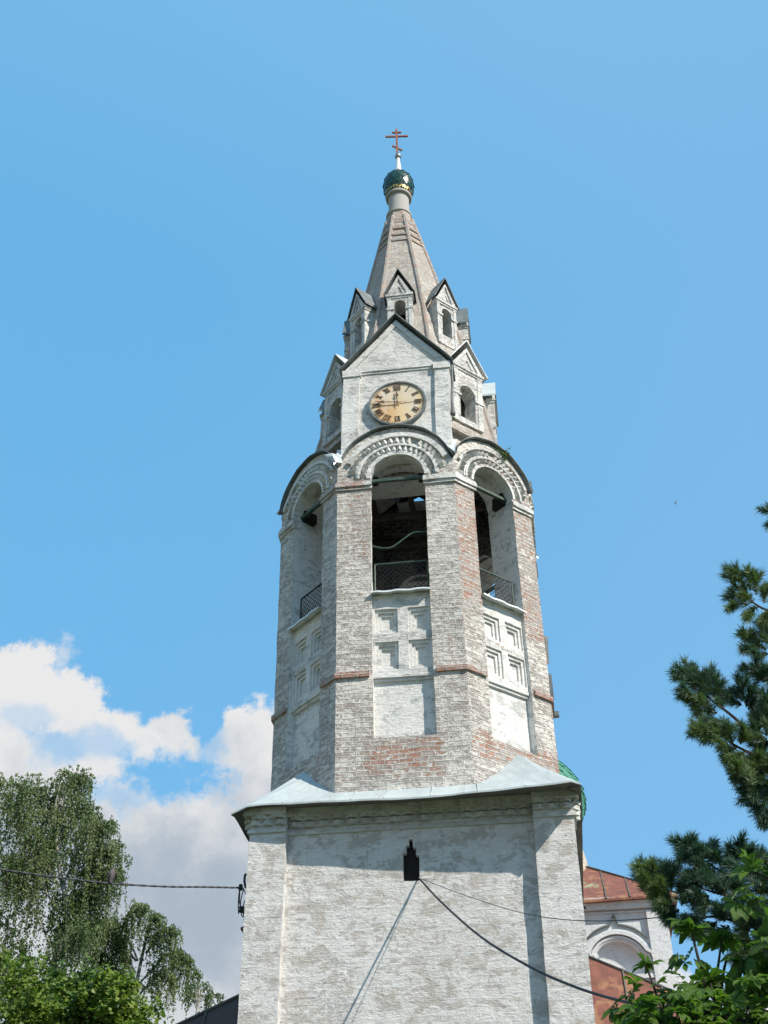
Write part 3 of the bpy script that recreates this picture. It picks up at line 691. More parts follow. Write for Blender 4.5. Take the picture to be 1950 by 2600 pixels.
o.F = [list(range(8))]; make('belfry_floor', o, 'old_wood', tower)
# beams of the bell frame and roof timbers inside
o = Out()
for (a, b, rr) in (((-3, .3, 24.3), (3, .2, 24.3), .13), ((-3, -1.1, 24.4), (3, -1.2, 24.45), .12), ((-2.6, 1.5, 25.4), (2.6, 1.6, 25.3), .11), ((.2, -3, 25.0), (.1, 3, 25.0), .12), ((1.3, -2.6, 25.6), (1.3, 2.6, 25.6), .12),
                   ((-1.3, -2.6, 25.9), (-1.2, 2.6, 25.9), .12), ((-2.4, 2.2, 26.6), (2.0, 2.4, 28.9), .10), ((2.0, 2.2, 26.2), (-1.4, 2.6, 29.3), .10), ((.35, 2.85, 24.5), (.3, 2.6, 30), .09), ((-2.8, .5, 24.3), (0, 0, 31), .11), ((2.8, .5, 24.3), (0, .2, 31), .11)):
    tube(o, [lean(a), lean(b)], rr, 4)
make('timber_frame', o, 'old_wood', tower)

# ---- tented spire
def tr(z): return 3.2-2.7*(z-26)/14
def tro(z): return tr(z)*(1+T8)/math.sqrt(2)
def dorm_arch(hw, zb, zs_, n=10): return [(hw, zb), (hw, zs_)]+arc(0, zs_, hw, 0, 180, n)[1:-1]+[(-hw, zs_), (-hw, zb)]
tent = Out(); tin_ = Out(); ribs = Out(); bands = Out()
for k in range(8):
    bands = Out()
    phi = k*PI/4; rr = tr if k % 2 == 0 else tro; kk = T8 if k % 2 == 0 else (1-T8)/(1+T8)
    zb, zt = 24.6, 40.35
    outer = [(-kk*rr(zb), zb), (kk*rr(zb), zb), (kk*rr(zt), zt), (-kk*rr(zt), zt)]
    hol = [[(-.4, 31.8), (.4, 31.8), (.36, 33.3), (-.36, 33.3)]]
    if k != 0: hol.append([(-.5, 27.3), (.5, 27.3), (.5, 29.0), (-.5, 29.0)])
    mb = MB(phi); mb.plate(outer, hol, rr); mb.grid(.35)
    mb.merge(tent, lambda u, d, z, k=k: .12+.2*nlow(u+k*3, z, .5)+(.16 if z > 36 else 0)+(.12 if z > 38.3 else 0), .025, uvoff=k*3.3)
    mb = MB(phi); mb.plate(outer, hol, lambda z: rr(z)*.9-.12, flip=True); mb.merge(tin_, None, 0)
    # rib on the corner between k and k+1
    def cpt(z, off): p = fr(phi, (kk*rr(z), rr(z), z)); d = Vector((p.x, p.y, 0)).normalized(); tt = Vector((-d.y, d.x, 0)); return p, d, tt
    rows = []; wd = .085
    for i in range(53):
        z = 24.9+(39.9-24.9)*i/52; p, d, tt = cpt(z, 0); j = .014*noise.noise(Vector((k*9, z*4, 0)))
        rows.append([lean(p-d*.06-tt*wd*1.1), lean(p+d*(.035+j)-tt*(wd*.8+j)), lean(p+d*(.075+j)), lean(p+d*(.035+j)+tt*(wd*.8-j)), lean(p-d*.06+tt*wd*1.1)])
    n0 = len(ribs.V)
    sheet(ribs, rows)
    ribs.A += [.25]*(len(rows)*5)
    for i in range(52):
        for j in range(4):
            za, zb_ = 24.9+15*i/52, 24.9+15*(i+1)/52
            ribs.U += [(j*.08+k, za), ((j+1)*.08+k, za), ((j+1)*.08+k, zb_), (j*.08+k, zb_)]
    mb = MB(phi)
    for (z0, z1, pr) in ((37.95, 38.05, .05), (38.35, 38.45, .06), (38.85, 38.97, .06), (39.35, 39.6, .04)):
        rv = rr((z0+z1)/2); mb = MB(phi); bands = Out(); mb.box(-kk*rv*.82, kk*rv*.82, rv-.1, rv+pr, z0, z1); mb.merge(bands, lambda u, d, z: .3, .006, uvoff=k*3.3); make('spire_band', bands, 'rib_brick', tower)
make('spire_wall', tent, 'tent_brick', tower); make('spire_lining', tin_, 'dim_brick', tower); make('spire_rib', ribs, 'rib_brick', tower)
# base ledge under the spire
o = Out()
for k in range(8):
    rv = 3.3 if k % 2 == 0 else 3.3*(1+T8)/math.sqrt(2); kk = T8 if k % 2 == 0 else (1-T8)/(1+T8)
    mb = MB(k*PI/4); mb.mitre(rv, kk*rv, rv-.4, rv+.10, 26.20, 26.33); mb.grid(.3); mb.merge(o, lambda u, d, z: .2, .035, uvoff=k*3.3)
make('spire_ledge', o, 'tent_brick', tower)

def gable(name, k, d0, zb, ze, zp, hwb, hwr, oh, hole, back, over=.12, matw='limewash_trim', wear=.1, seed=0, pil=0, th=.03, depth_hole=.55, roofmat='tin_dark'):
    """gabled dormer box standing out of the spire: wall > opening reveal, mouldings; roof"""
    phi = k*PI/4; o = Out(); mb = MB(phi)
    sl_ = (zp-ze)/hwr; zpk = ze+sl_*hwb
    outer = [(-hwb, zb), (hwb, zb), (hwb, ze), (0, zpk), (-hwb, ze)]
    mb.plate(outer, [hole] if hole else [], d0)
    mb.f([(-hwb, d0, zb), (-hwb, d0, ze), (-hwb, back, ze), (-hwb, back, zb)]); mb.f([(hwb, d0, zb), (hwb, d0, ze), (hwb, back, ze), (hwb, back, zb)])
    mb.f([(-hwb, d0, zb), (hwb, d0, zb), (hwb, back, zb), (-hwb, back, zb)])
    if hole: mb.wall(hole, d0, d0-depth_hole)
    mb.grid(.25)
    mb.merge(o, lambda u, d, z: wear+.2*nlow(u*2+seed, z, 1), .02, uvoff=k*3.1+seed)
    wl = make(name, o, matw, tower)
    # mouldings
    o = Out(); mb = MB(phi); t1 = .07 if hwb < 1 else .12
    mb.box(-hwb-.06, hwb+.06, d0-.25, d0+.07, ze-.10, ze); mb.box(-hwb-.03, hwb+.03, d0-.25, d0+.035, ze-.19, ze-.10)
    for sg in (-1, 1):   # raking bands of the gable
        a = (sg*hwb, ze+.02); b = (0, zpk+.0); wd = .10 if hwb < 1 else .17
        mb.prism([(a[0], a[1]), (b[0], b[1]), (0, b[1]-wd*1.7), (a[0]-sg*wd*1.6, a[1])] if sg > 0 else [(a[0], a[1]), (a[0]-sg*wd*1.6, a[1]), (0, b[1]-wd*1.7), (b[0], b[1])], d0-.03, d0+.05)
        if hwb < 1:
            w2 = .05; i0 = .42
            A = (sg*hwb*.42, ze+.08); B = (0, ze+.08+(zpk-ze)*.42)
            mb.prism([A, B, (0, B[1]-w2*1.8), (A[0]-sg*w2*1.4, A[1])] if sg > 0 else [A, (A[0]-sg*w2*1.4, A[1]), (0, B[1]-w2*1.8), B], d0-.02, d0+.035)
    if hole and hwb < 1:
        zz = hole[1][1]-.25; hh = hole[0][0]
        for sg in (-1, 1):
            e = sorted((sg*(hh-.02), sg*(hwb+.03))); mb.box(e[0], e[1], d0-.2, d0+.05, zz, zz+.08)
            e = sorted((sg*(hh+.10), sg*hwb)); mb.box(e[0], e[1], d0-.2, d0+.025, zb, ze-.2)
    if pil:
        for (a, b) in pil: mb.box(a, b, d0-.05, d0+.09, zb, ze-.19)
        for (a, b) in pil: mb.box(a-.04, b+.04, d0-.05, d0+.13, ze-.30, ze-.02)
        mb.grid(.3)
    mb.merge(o, lambda u, d, z: wear*.8+.12*nlow(u*2, z+seed, 1), .016, uvoff=k*3.1+seed)
    make('moulding', o, matw, wl)
    # roof: two folded sheets
    o = Out()
    for sg in (-1, 1):
        P = lambda u, d, z: lean(wob(fr(phi, (u, d, z)), .01))
        e = 1.0; ue = sg*(hwr+.0); rows = []
        n = 6
        for lay, dz in ((0, th), (1, 0)):
            rows = [[P(ue*i/n, d, zp+dz-(zp-ze)*i/n+(.01*math.sin(i*2+k))) for i in range(n+1)] for d in (d0+over, (d0+back)/2, back)]
            sheet(o, rows)
        for d in (d0+over,):
            sheet(o, [[P(ue*i/n, d, zp+th-(zp-ze)*i/n+(.01*math.sin(i*2+k))) for i in range(n+1)], [P(ue*i/n, d, zp-(zp-ze)*i/n-.012) for i in range(n+1)]])
        sheet(o, [[P(ue, d, ze+th) for d in (d0+over, back)], [P(ue, d, ze-.02) for d in (d0+over, back)]])
    make('dormer_roof', o, roofmat, wl)
    return wl
for k in range(8):
    if k: gable('dormer', k, (3.02 if k % 2 == 0 else 3.15), 27.05, 29.5, 30.8, .64, .86, 0, dorm_arch(.33, 27.28, 28.42), 1.6, .10, seed=k, wear=.20, roofmat='tin_white' if k in (1, 7) else ('tin_new' if k == 2 else 'tin_dark'))
    gable('dormer', k, 2.27, 31.3, 33.45, 34.72, .44, .57, 0, dorm_arch(.215, 31.75, 32.93), 1.0, .09, seed=k+9, wear=.24, depth_hole=.7)
# clock gable
gable('clock_gable', 0, 3.52, 24.9, 28.68, 31.02, 1.72, 1.86, 0, None, 1.5, .20, seed=31, wear=.10, pil=[(-1.72, -1.18), (1.26, 1.72)])
o = Out(); tube(o, [lean(fr(0, p)) for p in ((1.80, 3.5, 28.6), (1.80, 3.3, 27.9), (1.79, 3.3, 27.0), (1.80, 3.35, 26.6))], [.05, .05, .055, .09], 6)
make('drain_pipe', o, 'tin_dark', tower)

# ---- cupola
AX = lean((0, 0, 41)); cx, cy = AX.x, AX.y
cup = Out(); lathe(cup, [(.40, 40.15), (.50, 40.30), (.53, 40.32), (.53, 40.42), (.50, 40.44), (.43, 40.46), (.42, 41.5), (.53, 41.52), (.54, 41.62), (.5, 41.64), (.5, 41.78), (.2, 41.8)], cx, cy, 32)
def nolean_make(name, o, mat, parent, smooth=False): return make(name, o, mat, parent, smooth)
dr = nolean_make('cupola_drum', cup, 'cement_drum', tower, False)
def scales(o, prof, cx, cy, n, rows, lift=.02):
    """overlapping lozenge plates laid over an onion profile"""
    def pr(t):
        i = min(int(t), len(prof)-2); f = t-i; a, b = prof[i], prof[i+1]; return a[0]+(b[0]-a[0])*f, a[1]+(b[1]-a[1])*f
    T_ = len(prof)-1
    for j in range(rows):
        t0 = T_*j/rows; tm = min(T_, T_*(j+1)/rows); t1 = min(T_, T_*(j+2)/rows)
        for i in range(n):
            th = 2*PI*(i+.5*(j % 2))/n; hf = PI/n*1.02
            def q(t, a, l): r_, z = pr(t); return Vector((cx+(r_+l)*math.cos(a), cy+(r_+l)*math.sin(a), z))
            lb = lift*1.2+random.uniform(0, lift*.5)
            P = [q(t0, th, lb), q(tm, th+hf, lift*.35), q(t1, th, lift*.1), q(tm, th-hf, lift*.35)]
            n0 = len(o.V); o.V += P; o.F.append([n0, n0+1, n0+2, n0+3])
            # turned-down lower edges
            o.V += [q(t0, th, 0), q(tm, th+hf, 0), q(tm, th-hf, 0)]
            o.F.append([n0+4, n0+5, n0+1, n0]); o.F.append([n0+6, n0+4, n0, n0+3])
onion = [(.50, 41.72), (.57, 41.86), (.625, 42.05), (.65, 42.26), (.645, 42.46), (.60, 42.68), (.51, 42.86), (.38, 43.02), (.25, 43.14), (.17, 43.24)]
o = Out(); lathe(o, onion, cx, cy, 24); scales(o, onion, cx, cy, 11, 7, .025); make('onion_dome', o, 'dome_dark_green', tower)
o = Out(); nn = 30
for i in range(nn):                                                   # pierced gilt fringe
    a = 2*PI*i/nn; b = 2*PI*(i+.8)/nn; m_ = (a+b)/2; q = lambda t, r_, z: Vector((cx+r_*math.cos(t), cy+r_*math.sin(t), z))
    n0 = len(o.V); o.V += [q(a, .575, 41.84), q(b, .575, 41.84), q(b, .56, 41.74), q(m_, .555, 41.64), q(a, .56, 41.74)]; o.F.append([n0, n0+1, n0+2, n0+3, n0+4])
make('gilt_fringe', o, 'gold_leaf', tower)
o = Out(); lathe(o, [(.19, 43.1), (.165, 43.25), (.07, 44.22), (.06, 44.3)], cx, cy, 16); make('dome_neck', o, 'tin_white', tower, True)
o = Out(); lathe(o, [(.001, 44.22)]+[(.145*math.sin(PI*i/12), 44.37-.145*math.cos(PI*i/12)) for i in range(1, 12)]+[(.001, 44.52)], cx, cy, 16); make('finial_ball', o, 'steel_ball', tower, True)
def cpt_(x, z, y=0): return Vector((cx-.03+x*1.0, cy+y+x*.12, z))
o = Out()
def bar(x0, z0, x1, z1, h, dpt=.07):
    a, b = Vector((x0, 0, z0)), Vector((x1, 0, z1)); d = (b-a).normalized(); nrm = Vector((-d.z, 0, d.x))*h/2
    n0 = len(o.V)
    for yy in (-dpt/2, dpt/2):
        for p in (a-nrm, b-nrm, b+nrm, a+nrm): o.V.append(cpt_(p.x, p.z, yy))
    for q in ((0, 1, 2, 3), (7, 6, 5, 4), (0, 4, 5, 1), (1, 5, 6, 2), (2, 6, 7, 3), (3, 7, 4, 0)): o.F.append([n0+i for i in q])
bar(0, 44.5, -.02, 46.28, .085, .085); bar(-.50, 45.77, .48, 45.79, .075); bar(-.21, 46.05, .19, 46.06, .07); bar(-.20, 45.13, .20, 44.80, .075)
for (x, z) in ((-.02, 46.3), (-.48, 45.81), (.46, 45.83)): bar(x, z, x, z+.09, .015, .015)
make('cross', o, 'cross_copper', tower)

# wall ironwork on the right silhouette
o = Out()
mb = MB(PI/2); mb.box(-.5, -.38, OR, OR+.12, 17.9, 18.7); mb.box(-.3, -.1, OR, OR+.22, 17.45, 17.58); mb.merge(o, None, .01); make('wall_bracket', o, 'tin_dark', tower)

# ================================================================ CLOCK
CK = lean((.07, -3.6, 27.03)); CR = .90
clk = empty('tower_clock', CK, 'round rusty clock with black Roman numerals below the big gable', 'clock')
def K(x, z, y): return Vector((CK.x+x*1.015, CK.y-y, CK.z+z))
def disc(o, r0, r1, y, n=64):
    n0 = len(o.V)
    for i in range(n): a = 2*PI*i/n; o.V += [K(r0*math.cos(a), r0*math.sin(a), y), K(r1*math.cos(a), r1*math.sin(a), y)]
    for i in range(n): j = (i+1) % n; o.F.append([n0+2*i, n0+2*j, n0+2*j+1, n0+2*i+1])
o = Out(); n = 64; o.V = [K(0, 0, .05)]
for i in range(n): a = 2*PI*i/n; o.V.append(K(.86*math.cos(a), .86*math.sin(a), .045+.008*math.sin(3*a)))
o.F = [[0, 1+(i+1) % n, 1+i] for i in range(n)]; make('dial', o, 'dial_face', clk)
o = Out(); disc(o, .85, .905, .085); 
for (ra, ya, yb) in ((.85, .04, .085), (.905, -.05, .085)):
    n0 = len(o.V)
    for i in range(n): a = 2*PI*i/n; o.V += [K(ra*math.cos(a), ra*math.sin(a), ya), K(ra*math.cos(a), ra*math.sin(a), yb)]
    for i in range(n): j = (i+1) % n; o.F.append([n0+2*i, n0+2*j, n0+2*j+1, n0+2*i+1])
make('rim', o, 'tin_dark', clk)
def stroke(o, p, q, wd, y=.058, w2=None):
    a = Vector((p[0], 0, p[1])); b = Vector((q[0], 0, q[1])); d = (b-a).normalized(); nn_ = Vector((-d.z, 0, d.x)); w2 = w2 or wd
    n0 = len(o.V)
    for yy in (y, y+.012):
        for c_ in (a-nn_*wd/2, b-nn_*w2/2, b+nn_*w2/2, a+nn_*wd/2): o.V.append(K(c_.x, c_.z, yy))
    for qd in ((0, 1, 2, 3), (7, 6, 5, 4), (0, 4, 5, 1), (1, 5, 6, 2), (2, 6, 7, 3), (3, 7, 4, 0)): o.F.append([n0+i for i in qd])
ROM = {1: 'I', 2: 'II', 3: 'III', 4: 'IV', 5: 'V', 6: 'VI', 7: 'VII', 8: 'VIII', 9: 'IX', 10: 'X', 11: 'XI', 12: 'XII'}
for h, s_ in ROM.items():
    o = Out(); th = R(30*h); ca, sa = math.cos(th), math.sin(th)
    wds = {'I': .062, 'V': .115, 'X': .115}; tot = sum(wds[c_] for c_ in s_); x = -tot/2; r0, r1 = .565, .755
    def pl(x_, r_): return (r_*sa+x_*ca, r_*ca-x_*sa)
    for c_ in s_:
        wv = wds[c_]; xm = x+wv/2
        if c_ == 'I': stroke(o, pl(xm, r0), pl(xm, r1), .030)
        elif c_ == 'V': stroke(o, pl(x+.012, r1), pl(xm, r0), .036); stroke(o, pl(x+wv-.012, r1), pl(xm, r0), .018)
        else: stroke(o, pl(x+.012, r1), pl(x+wv-.012, r0), .036); stroke(o, pl(x+wv-.012, r1), pl(x+.012, r0), .018)
        x += wv
    stroke(o, pl(-tot/2, r0), pl(tot/2, r0), .010); stroke(o, pl(-tot/2, r1), pl(tot/2, r1), .010)
    make('numeral', o, 'numeral_paint', clk)
for i in range(60):
    th = R(6*i); o = Out()
    if random.random() < .12: continue
    stroke(o, (.785*math.sin(th), .785*math.cos(th)), (.825*math.sin(th), .825*math.cos(th)), .012 if i % 5 else .02)
    make('minute_mark', o, 'numeral_paint', clk)
def hand(name, deg, L_, wd, ornr):
    o = Out(); th = R(deg); s_, c_ = math.sin(th), math.cos(th)
    stroke(o, (-.14*s_, -.14*c_), (ornr*s_, ornr*c_), wd*.6, .10, wd); stroke(o, ((ornr)*s_, (ornr)*c_), (L_*s_, L_*c_), wd*1.5, .10, .006)
    for sg in (-1, 1): stroke(o, ((ornr-.05)*s_+sg*.05*c_, (ornr-.05)*c_-sg*.05*s_), ((ornr+.03)*s_, (ornr+.03)*c_), .022, .10)
    for sg in (-1, 1): stroke(o, ((ornr-.05)*s_+sg*.05*c_, (ornr-.05)*c_-sg*.05*s_), ((ornr-.11)*s_, (ornr-.11)*c_), .022, .10)
    make(name, o, 'numeral_paint', clk)
hand('hour_hand', -2, .54, .034, .34); hand('minute_hand', 278, .74, .026, .52)
o = Out(); stroke(o, (-.83, -.10), (.83, .03), .0025, .052); make('dial_seam', o, 'cross_copper', clk)
o = Out(); n0 = 0; o.V = [K(0, 0, .13)]+[K(.045*math.cos(2*PI*i/12), .045*math.sin(2*PI*i/12), .115) for i in range(12)]; o.F = [[0, 1+(i+1) % 12, 1+i] for i in range(12)]; make('hub', o, 'numeral_paint', clk)

# ================================================================ REFECTORY + CHURCH behind
ref = empty('refectory', (0, 7, -.86), 'low brick annex behind the tower with a rusty red sheet-metal hip roof', 'church annex')
o = Out(); mb = MB(0); mb.box(-9.9, 9.9, -9.9, -4.6, -.86, 9.25); mb.merge(o, None, .0); make('wall', o, 'church_wash', ref)
ap = Vector((-.17, 7.5, 14.98)); apb = Vector((-.17, 10, 14.98)); cR = Vector((10.3, 4.1, 9.02)); cL = Vector((-10.6, 4.1, 9.32)); bR = Vector((10.3, 10, 9.02)); bL = Vector((-10.6, 10, 9.32))
o = Out()
def tri_strip(o, a, b, c, d, n=10, m=6):
    sheet(o, [[a.lerp(b, i/n).lerp(d.lerp(c, i/n), j/m)+Vector((0, -.02, .03))*noise.noise((a.lerp(b, i/n).lerp(d.lerp(c, i/n), j/m))*1.1) for i in range(n+1)] for j in range(m+1)])
mid = cL.lerp(cR, .5); tri_strip(o, mid, cR, ap, ap); tri_strip(o, cR, bR, apb, ap)
dz = Vector((0, 0, -.1)); o2 = Out(); tri_strip(o2, cL, mid, ap, ap); tri_strip(o2, bL, cL, ap, apb); tag(make('roof', o2, 'shaded_old_sheet', ref), 'left slope of the hip roof, tower shade painted into its old sheet')
sheet(o, [[cL, cR], [cL+dz, cR+dz]]); sheet(o, [[cR, bR], [cR+dz, bR+dz]]); sheet(o, [[cL, bL], [cL+dz, bL+dz]])
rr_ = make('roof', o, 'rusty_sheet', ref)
o = Out()
for i in range(-9, 11):
    x = i*1.05; base_ = Vector((x, 4.1, 9.02)); hipx = cR if x > 0 else cL
    t = 1-abs(x)/abs(hipx.x); base_ = cL.lerp(cR, (x-cL.x)/(cR.x-cL.x)); q = hipx.lerp(ap, t) if abs(t) < 1 else ap
    if t > .05: q = Vector((x, hipx.y+(ap.y-hipx.y)*t, hipx.z+(ap.z-hipx.z)*t)); tube(o, [base_+Vector((0, -.02, .02)), q+Vector((0, -.02, .02))], .03, 4)
tube(o, [cR+Vector((0, -.02, .02)), ap], .045, 5); tube(o, [cL+Vector((0, -.02, .02)), ap], .045, 5)
make('seam', o, 'tin_under', rr_)
o = Out(); mb = MB(0); mb.box(-10.4, 10.1, -10, -4.2, 8.85, 9.2); mb.merge(o, None, .0); make('cornice', o, 'church_wash', ref)

ch = empty('church', (0, 17, -.86), 'white church behind the tower with red metal roof and green scaled dome', 'church')
o = Out(); CH = 7.3; mb = MB(0)
acx, acz = 5.50, 13.22
def chloc(l): return Vector((l[0], 10-(l[1]), l[2]))                 # local u, d(out toward -Y), z
def cm(mb, o, wear=None, rough=.012, uvoff=0): mb.merge(o, wear, rough, xf=chloc, uvoff=uvoff)
niche = arc(acx, acz, .84, 0, 180, 18)+[(acx-.84, 12.9), (acx+.84, 12.9)]
mb.plate([(-7.3, -.86), (7.3, -.86), (7.3, 15.4), (-7.3, 15.4)], [niche], 0)
mb.wall(niche, 0, -.25); mb.plate(niche, [], -.25)
for sg in (-1, 1): mb.f([(sg*7.3, 0, -.86), (sg*7.3, -14.6, -.86), (sg*7.3, -14.6, 15.4), (sg*7.3, 0, 15.4)])
mb.f([(-7.3, -14.6, -.86), (7.3, -14.6, -.86), (7.3, -14.6, 15.4), (-7.3, -14.6, 15.4)])
cm(mb, o, lambda u, d, z: .03); make('wall', o, 'church_wash', ch)
o = Out(); mb = MB(0)
def cring(ra, rb, d1, a0=0, a1=180, n=28):
    A = arc(acx, acz, ra, a0, a1, n); B = arc(acx, acz, rb, a0, a1, n)
    for i in range(n):
        mb.f([(A[i][0], d1, A[i][1]), (B[i][0], d1, B[i][1]), (B[i+1][0], d1, B[i+1][1]), (A[i+1][0], d1, A[i+1][1])])
        mb.f([(A[i][0], -.02, A[i][1]), (A[i][0], d1, A[i][1]), (A[i+1][0], d1, A[i+1][1]), (A[i+1][0], -.02, A[i+1][1])])
        mb.f([(B[i][0], -.02, B[i][1]), (B[i][0], d1, B[i][1]), (B[i+1][0], d1, B[i+1][1]), (B[i+1][0], -.02, B[i+1][1])])
cring(.84, .90, .05); cring(.90, .98, .09); cring(1.02, 1.14, .16); cring(1.14, 1.20, .09)
mb.box(acx-1.2, 7.3, -.02, .12, 12.78, 12.92); mb.box(acx-1.2, 7.3, -.02, .07, 12.60, 12.72)
mb.box(6.62, 7.3, -.02, .16, -.8, 15.0); mb.box(-7.3, -6.62, -.02, .16, -.8, 15.0)
mb.box(-7.38, 7.38, -.02, .2, 15.08, 15.25); mb.box(-7.42, 7.42, -.02, .28, 15.25, 15.45); mb.box(-7.3, 6.6, -.02, .06, 14.97, 15.02)
cm(mb, o); make('moulding', o, 'church_wash', ch)
o = Out(); HR = 1.33; A = arc(acx, acz, HR, 40, 84, 12)+[(acx+.10, acz+HR+.05), (acx+.075, acz+HR+.22), (acx+.04, acz+HR+.29), (acx-.04, acz+HR+.29), (acx-.075, acz+HR+.22), (acx-.10, acz+HR+.05)]+arc(acx, acz, HR, 96, 175, 18)
mb = MB(0); 
for i in range(len(A)-1):
    a, b = A[i], A[i+1]
    for dz_ in (0, .05): mb.f([(a[0], -.02, a[1]+dz_), (b[0], -.02, b[1]+dz_), (b[0], .12, b[1]+dz_), (a[0], .12, a[1]+dz_)])
    mb.f([(a[0], .12, a[1]), (b[0], .12, b[1]), (b[0], .12, b[1]+.05), (a[0], .12, a[1]+.05)])
cm(mb, o, rough=.006); make('arch_hood', o, 'tin_dark', ch)
e = 7.62; apx = Vector((-.1, 17.3, 21.1)); q = [Vector((e, 9.6, 15.42)), Vector((e, 25, 15.42)), Vector((-e, 25, 15.2)), Vector((-e, 9.6, 15.0))]
o = Out()
for i in range(4): tri_strip(o, q[i], q[(i+1) % 4], apx, apx, 12, 6); sheet(o, [[q[i], q[(i+1) % 4]], [q[i]+Vector((0, 0, -.07)), q[(i+1) % 4]+Vector((0, 0, -.07))]])
n0 = len(o.V); o.V += [p+Vector((0, 0, -.08)) for p in q]; o.F.append([n0, n0+1, n0+2, n0+3])
rfc = make('roof', o, 'rusty_sheet', ch)
o = Out()
for x in (-6, -4.8, -3.6, -2.4, -1.2, 0, 1.2, 2.4, 3.6, 4.35, 5.2, 6.0, 6.8):
    t = max(0, 1-abs(x)/e); a = q[3].lerp(q[0], (x+e)/(2*e)); b = Vector((x, 9.6+7.7*t, a.z+(21.1-a.z)*t)); tube(o, [a+Vector((0, -.01, .02)), b+Vector((0, -.02, .02))], .028, 4)
tube(o, [q[0]+Vector((0, 0, .02)), apx], .04, 5); make('seam', o, 'tin_under', rfc)
o = Out(); cdx, cdy = 3.27, 13.0
lathe(o, [(1.60, 17.0), (1.52, 17.9), (1.36, 18.6), (1.33, 19.0), (1.42, 19.1), (1.42, 19.3), (1.3, 19.35)], cdx, cdy, 32)
o.U = []
for f in o.F:
    for i in f: v = o.V[i]; o.U.append((math.atan2(v.y-cdy, v.x-cdx)*1.4, v.z))
drum = make('drum', o, 'drum_wash', ch, True)
on2 = [(1.3, 19.3), (1.50, 19.55), (1.66, 19.95), (1.71, 20.35), (1.65, 20.8), (1.45, 21.25), (1.15, 21.65), (.75, 22.1), (.35, 22.6), (.12, 23.1)]
o = Out(); lathe(o, on2, cdx, cdy, 32); scales(o, on2, cdx, cdy, 20, 12, .045); make('dome', o, 'dome_light_green', ch)
o = Out(); lathe(o, [(.12, 23.3), (.07, 24.2)], cdx, cdy, 12); tube(o, [(cdx, cdy, 24.1), (cdx, cdy, 25.6)], .05, 5); tube(o, [(cdx-.4, cdy, 25.1), (cdx+.4, cdy, 25.1)], .045, 5); make('cross', o, 'gold_leaf', ch)

# ================================================================ CABLES, BIRDS
def sagline(a, b, sag, n=24):
    a = Vector(a); b = Vector(b); return [a.lerp(b, i/n)-Vector((0, 0, sag*4*(i/n)*(1-i/n))) for i in range(n+1)]
def cable(name, pts, rad, mat, label, cat='cable', group=None, twist=False):
    o = Out()
    if twist:
        for ph in (0, PI):
            q = []
            for i, p in enumerate(pts):
                for s_ in range(3):
                    t = s_/3; p2 = pts[min(i+1, len(pts)-1)]; a = (i+t)*2.6+ph; q.append(p.lerp(p2, t)+Vector((0, math.cos(a), math.sin(a)))*rad*.45)
            tube(o, q, rad*.75, 5)
    else: tube(o, pts, rad, 6)
    ob = make(name, o, mat, base=tuple(pts[0])); return tag(ob, label, cat, group)
hk = Vector((-4.24, -3.7, at(608, 2254, -3.7).z))
pts = [at(px, py, Y) for px, py, Y in ((-260, 2150, -9), (-100, 2186, -8.2), (0, 2207, -7.4), (140, 2227, -6.5), (280, 2243, -5.8), (420, 2251, -5.0), (520, 2252, -4.4), (608, 2254, -3.7))]
cable('power_cable', catmull(pts, 6), .022, 'cable_rubber', 'dark twisted cable coming from the left to the tower side, with a bird on it', twist=True)
# bracket, insulators and wire loops on the left wall
wb = empty('cable_bracket', (-4.05, -3.7, 11.2), 'black insulators and hanging wire loops on the left side of the tower base', 'bracket')
P = lambda px, py: at(px, py, -3.7)
o = Out(); tube(o, [P(626, 2219), P(622, 2222), P(620.5, 2236), P(623, 2252), P(628, 2256)], .030, 6); make('hook', o, 'black_iron', wb)
o = Out()
for q in ([(609, 2254), (608.5, 2270), (608, 2290), (611, 2305)], [(609, 2255), (606, 2275), (605, 2300), (605.5, 2320)], [(611, 2252), (618, 2256), (614, 2275), (611, 2290), (611, 2308)], [(613, 2252), (619, 2258), (625, 2272), (630, 2277)],
          [(627, 2256), (626, 2275), (620, 2292), (616, 2305)], [(611, 2312), (614, 2325), (618, 2327), (620, 2316)], [(617, 2316), (618, 2322), (622, 2330), (623, 2342)], [(627, 2285), (626, 2300), (622, 2308)]):
    tube(o, catmull([P(*a) for a in q], 5), .014, 5)
make('wire_loop', o, 'cable_rubber', wb)
for (px, py) in ((611, 2253), (611.5, 2309), (618.5, 2310)):
    o = Out(); c_ = P(px, py); lathe(o, [(.001, c_.z-.08), (.05, c_.z-.07), (.055, c_.z-.02), (.03, c_.z), (.055, c_.z+.03), (.045, c_.z+.07), (.001, c_.z+.08)], c_.x, c_.y, 10); make('insulator', o, 'black_iron', wb, True)
sp0 = at(1063, 2229, -3.76)
def toward(*q): return [sp0]+[at(a, b, y) for a, b, y in q]
cable('thick_cable', catmull(toward((1120, 2290, -6.2), (1220, 2378, -9.0), (1340, 2452, -11.4), (1450, 2502, -13.0), (1560, 2537, -14.4), (1700, 2566, -15.8), (1960, 2600, -17.5), (2200, 2620, -18.5)), 5), (.022), 'cable_rubber', 'thick dark cable sagging from the slit window to the lower right')
cable('thin_wire', catmull(toward((1180, 2273, -6.5), (1330, 2319, -9.0), (1484, 2338, -11.2), (1690, 2328, -13.4), (2000, 2285, -15.6)), 5), (.008), 'cable_rubber', 'thin wire from the slit window running level to the right across the church', 'wire')

